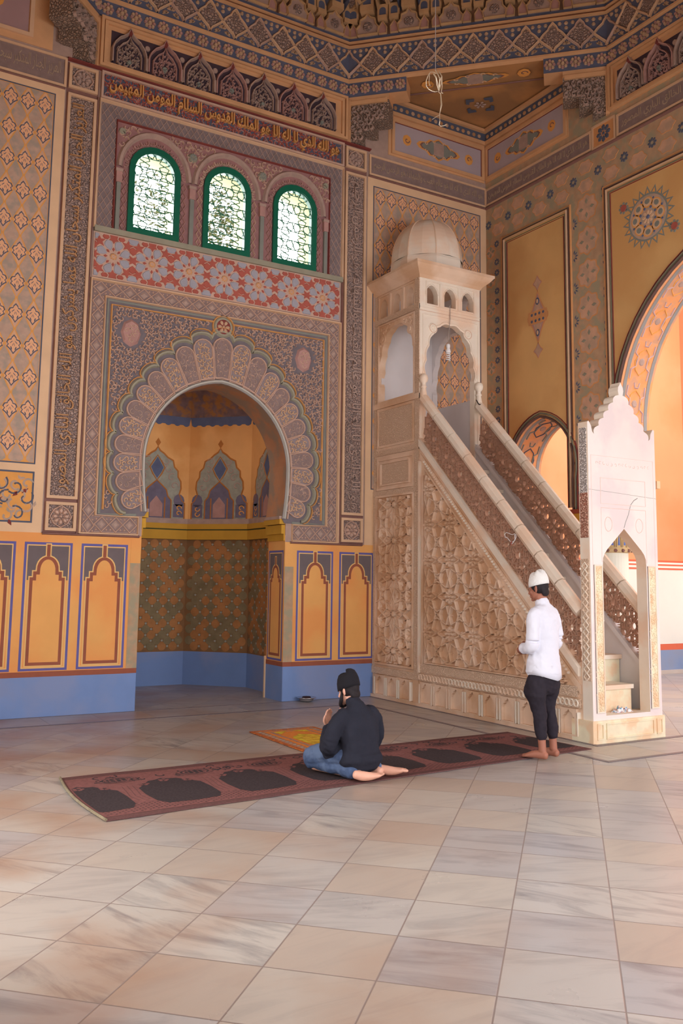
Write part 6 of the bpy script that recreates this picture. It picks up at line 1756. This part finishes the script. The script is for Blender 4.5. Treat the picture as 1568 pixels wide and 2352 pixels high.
for sg in (-1, 1):
    f.loft([(sg*.09, -.02, .17), (sg*.125, .18, .155), (sg*.15, .37, .10)], [.07, .06, .05], skin2, side=(0, 0, 1))
    f.loft([(sg*.15, .36, .06), (sg*.12, .15, .06), (sg*.10, -.05, .05), (sg*.11, -.16, .045)], [.055, .055, .045, .036], skin2, side=(0, 0, 1))
    f.loft([(sg*.17, .01, .47), (sg*.235, .03, .36), (sg*.235, .07, .25), (sg*.17, .19, .29), (sg*.085, .27, .355)], [.036, .036, .034, .030, .026], skin2, side=(0, 0, 1))
foot(f, (-.150, -.15, .088), (.80, -.60, -.10), skin2, up=(0, 0, -1), side=1)
foot(f, (.155, -.11, .092), (.62, -.78, -.10), skin2, up=(0, 0, -1), side=-1)
hand(f, (-.085, .27, .355), (.10, .16, 1), (.2, -1, .1), (-1, -.1, 0), skin2, .35)
hand(f, (.085, .28, .355), (-.10, .16, 1), (-.2, -1, .1), (1, -.1, 0), skin2, .35)
f.make('body', P2, .0055, 2)
eyes(HM, P2, .93)
hb = Flesh(); hb.ball((0, -.012, .024), (.0775, .090, .091), hair, 18); hb.loft([(0, -.05, .0), (0, -.064, -.045), (0, -.060, -.066)], [(.070, .034), (.062, .026), (.05, .016)], hair, 14)
hb.b.v = xf(HM, hb.b.v); hb.make('hair', P2, .006, 2)
bd = Flesh()
for sg in (-1, 1): bd.loft([(sg*.070, .02, -.005), (sg*.066, .04, -.06), (sg*.040, .075, -.103), (0, .088, -.118)], [.010, .016, .017, .016], hair, 8)
bd.b.v = xf(HM, bd.b.v); bd.make('beard', P2, .005, 1)
cb_ = MB(); vs = []; n = 40
prof = [(.101, .018), (.102, .045), (.099, .085), (.090, .118), (.074, .142), (.05, .156), (.024, .160), (0, .156)]
for r_, z in prof:
    for k in range(n):
        a = 2*PI*k/n; dz = -.014*math.sin(a)+(.012*abs(math.cos(a))**3*-1 if z > .13 else 0)+(.010 if abs(math.sin(a)) > .8 and z > .13 else 0)
        vs.append((r_*.815*math.cos(a), r_*.97*math.sin(a)-.008, z*.94+dz))
cb_.add(xf(HM, vs), [(i*n+k, i*n+(k+1) % n, (i+1)*n+(k+1) % n, (i+1)*n+k) for i in range(len(prof)-1) for k in range(n)], blk3)
o = cb_.build('cap', P2, smooth=True); md = o.modifiers.new('thick', 'SOLIDIFY'); md.thickness = .004; md.offset = 1
f = Flesh()   # black long-sleeved top reaching the floor behind
f.loft([(0, .015, .565), (0, .005, .52), (0, -.005, .45), (0, -.02, .36), (0, -.03, .27), (0, -.03, .19), (0, -.037, .150), (0, -.04, .128)], [(.075, .07), (.14, .085), (.195, .115), (.195, .13), (.175, .13), (.185, .15), (.195, .165), (.195, .165)], blk2, 24)
f.loft([(0, .03, .54), (0, .055, .595)], [(.074, .070), (.064, .062)], blk2)
f.loft([(-.07, .02, .19), (-.12, .10, .20), (-.14, .17, .18)], [.105, .108, .10], blk2); f.loft([(.07, .02, .19), (.12, .10, .20), (.14, .16, .18)], [.105, .108, .10], blk2)
for sg in (-1, 1):
    f.loft([(sg*.13, .005, .50), (sg*.195, .01, .44), (sg*.245, .03, .34), (sg*.25, .06, .24), (sg*.20, .15, .245), (sg*.12, .235, .32), (sg*.092, .265, .35)], [.066, .070, .066, .064, .060, .050, .042], blk2, 16, side=(0, 0, 1))
f.make('top', P2, .008, 3, .024, .09)
f = Flesh()
for sg in (-1, 1):
    f.loft([(sg*.09, 0, .17), (sg*.135, .18, .165), (sg*.165, .36, .12), (sg*.165, .42, .09)], [.105, .098, .082, .06], jean, 18, side=(0, 0, 1))
    f.loft([(sg*.16, .38, .075), (sg*.13, .15, .075), (sg*.125, -.04, .065), (sg*.14, -.11, .055)], [(.062, .07), (.064, .075), (.060, .058), (.052, .05)], jean, 16, side=(0, 0, 1))
f.make('jeans', P2, .008, 3, .028, .09)
# ------------------------------------------------------------------ camera, light, view
cd = bpy.data.cameras.new('camera'); cam = bpy.data.objects.new('camera', cd); COL.objects.link(cam)
ax, ay, az = 0.12354, 0.01377, 0.53447
fw = Vector((math.sin(az)*math.cos(ax), math.cos(az)*math.cos(ax), math.sin(ax)))
rt = Vector((math.cos(az), -math.sin(az), 0)); up = rt.cross(fw)
r2 = rt*math.cos(ay)+up*math.sin(ay); u2 = -rt*math.sin(ay)+up*math.cos(ay)
mw = Matrix.Identity(4)
for i, v in enumerate((r2, u2, -fw)):
    for j in range(3): mw[j][i] = v[j]
mw.translation = (-0.42593, -10.7897, 1.60)
cam.matrix_world = mw
cd.sensor_fit = 'VERTICAL'; cd.sensor_height = 36; cd.lens = 36*2054.1/2352
cd.shift_x = (784-778.51)/2352; cd.shift_y = -(1176-1078.79)/2352; cd.clip_end = 200
sc.camera = cam
w = bpy.data.worlds.new('sky'); sc.world = w; w.use_nodes = True; nt = w.node_tree
bg = nt.nodes['Background']; tc = nt.nodes.new('ShaderNodeTexCoord'); sp = nt.nodes.new('ShaderNodeSeparateXYZ')
nt.links.new(tc.outputs['Generated'], sp.inputs[0])
mr = nt.nodes.new('ShaderNodeMapRange'); mr.inputs['From Min'].default_value = -.05; mr.inputs['From Max'].default_value = .35; mr.interpolation_type = 'SMOOTHSTEP'
nt.links.new(sp.outputs['Y'], mr.inputs['Value'])
mx = nt.nodes.new('ShaderNodeMix'); mx.data_type = 'RGBA'; nt.links.new(mr.outputs['Result'], mx.inputs['Factor'])
SKY_BACK, SKY_FRONT = 9.0, 2.35
mx.inputs['A'].default_value = (.93*SKY_FRONT, .93*SKY_FRONT, .97*SKY_FRONT, 1); mx.inputs['B'].default_value = (SKY_BACK, SKY_BACK, SKY_BACK, 1)
nt.links.new(mx.outputs['Result'], bg.inputs['Color'])
def area(name, loc, rot, sx, sy, power, col):
    l = bpy.data.lights.new(name, 'AREA'); l.shape = 'RECTANGLE'; l.size = sx; l.size_y = sy; l.energy = power; l.color = col
    o = bpy.data.objects.new(name, l); COL.objects.link(o); o.location = loc; o.rotation_euler = rot; return o
def look(loc, tgt): return (Vector(tgt)-Vector(loc)).to_track_quat('-Z', 'Y').to_euler()
p = (11.5, -3.5, 6.5); area('side_room_daylight', p, look(p, (11.5, .5, 1.5)), 4, 3, 230, (1, .95, .95))
p = (7.0, -13.5, 2.6); area('courtyard_daylight', p, look(p, (6.5, -2, 1.5)), 5, 3.2, 330, (.95, .93, 1.0))
vs = sc.view_settings; vs.view_transform = 'Standard'; vs.look = 'None'; vs.gamma = 1; vs.use_curve_mapping = False; vs.exposure = 0.0
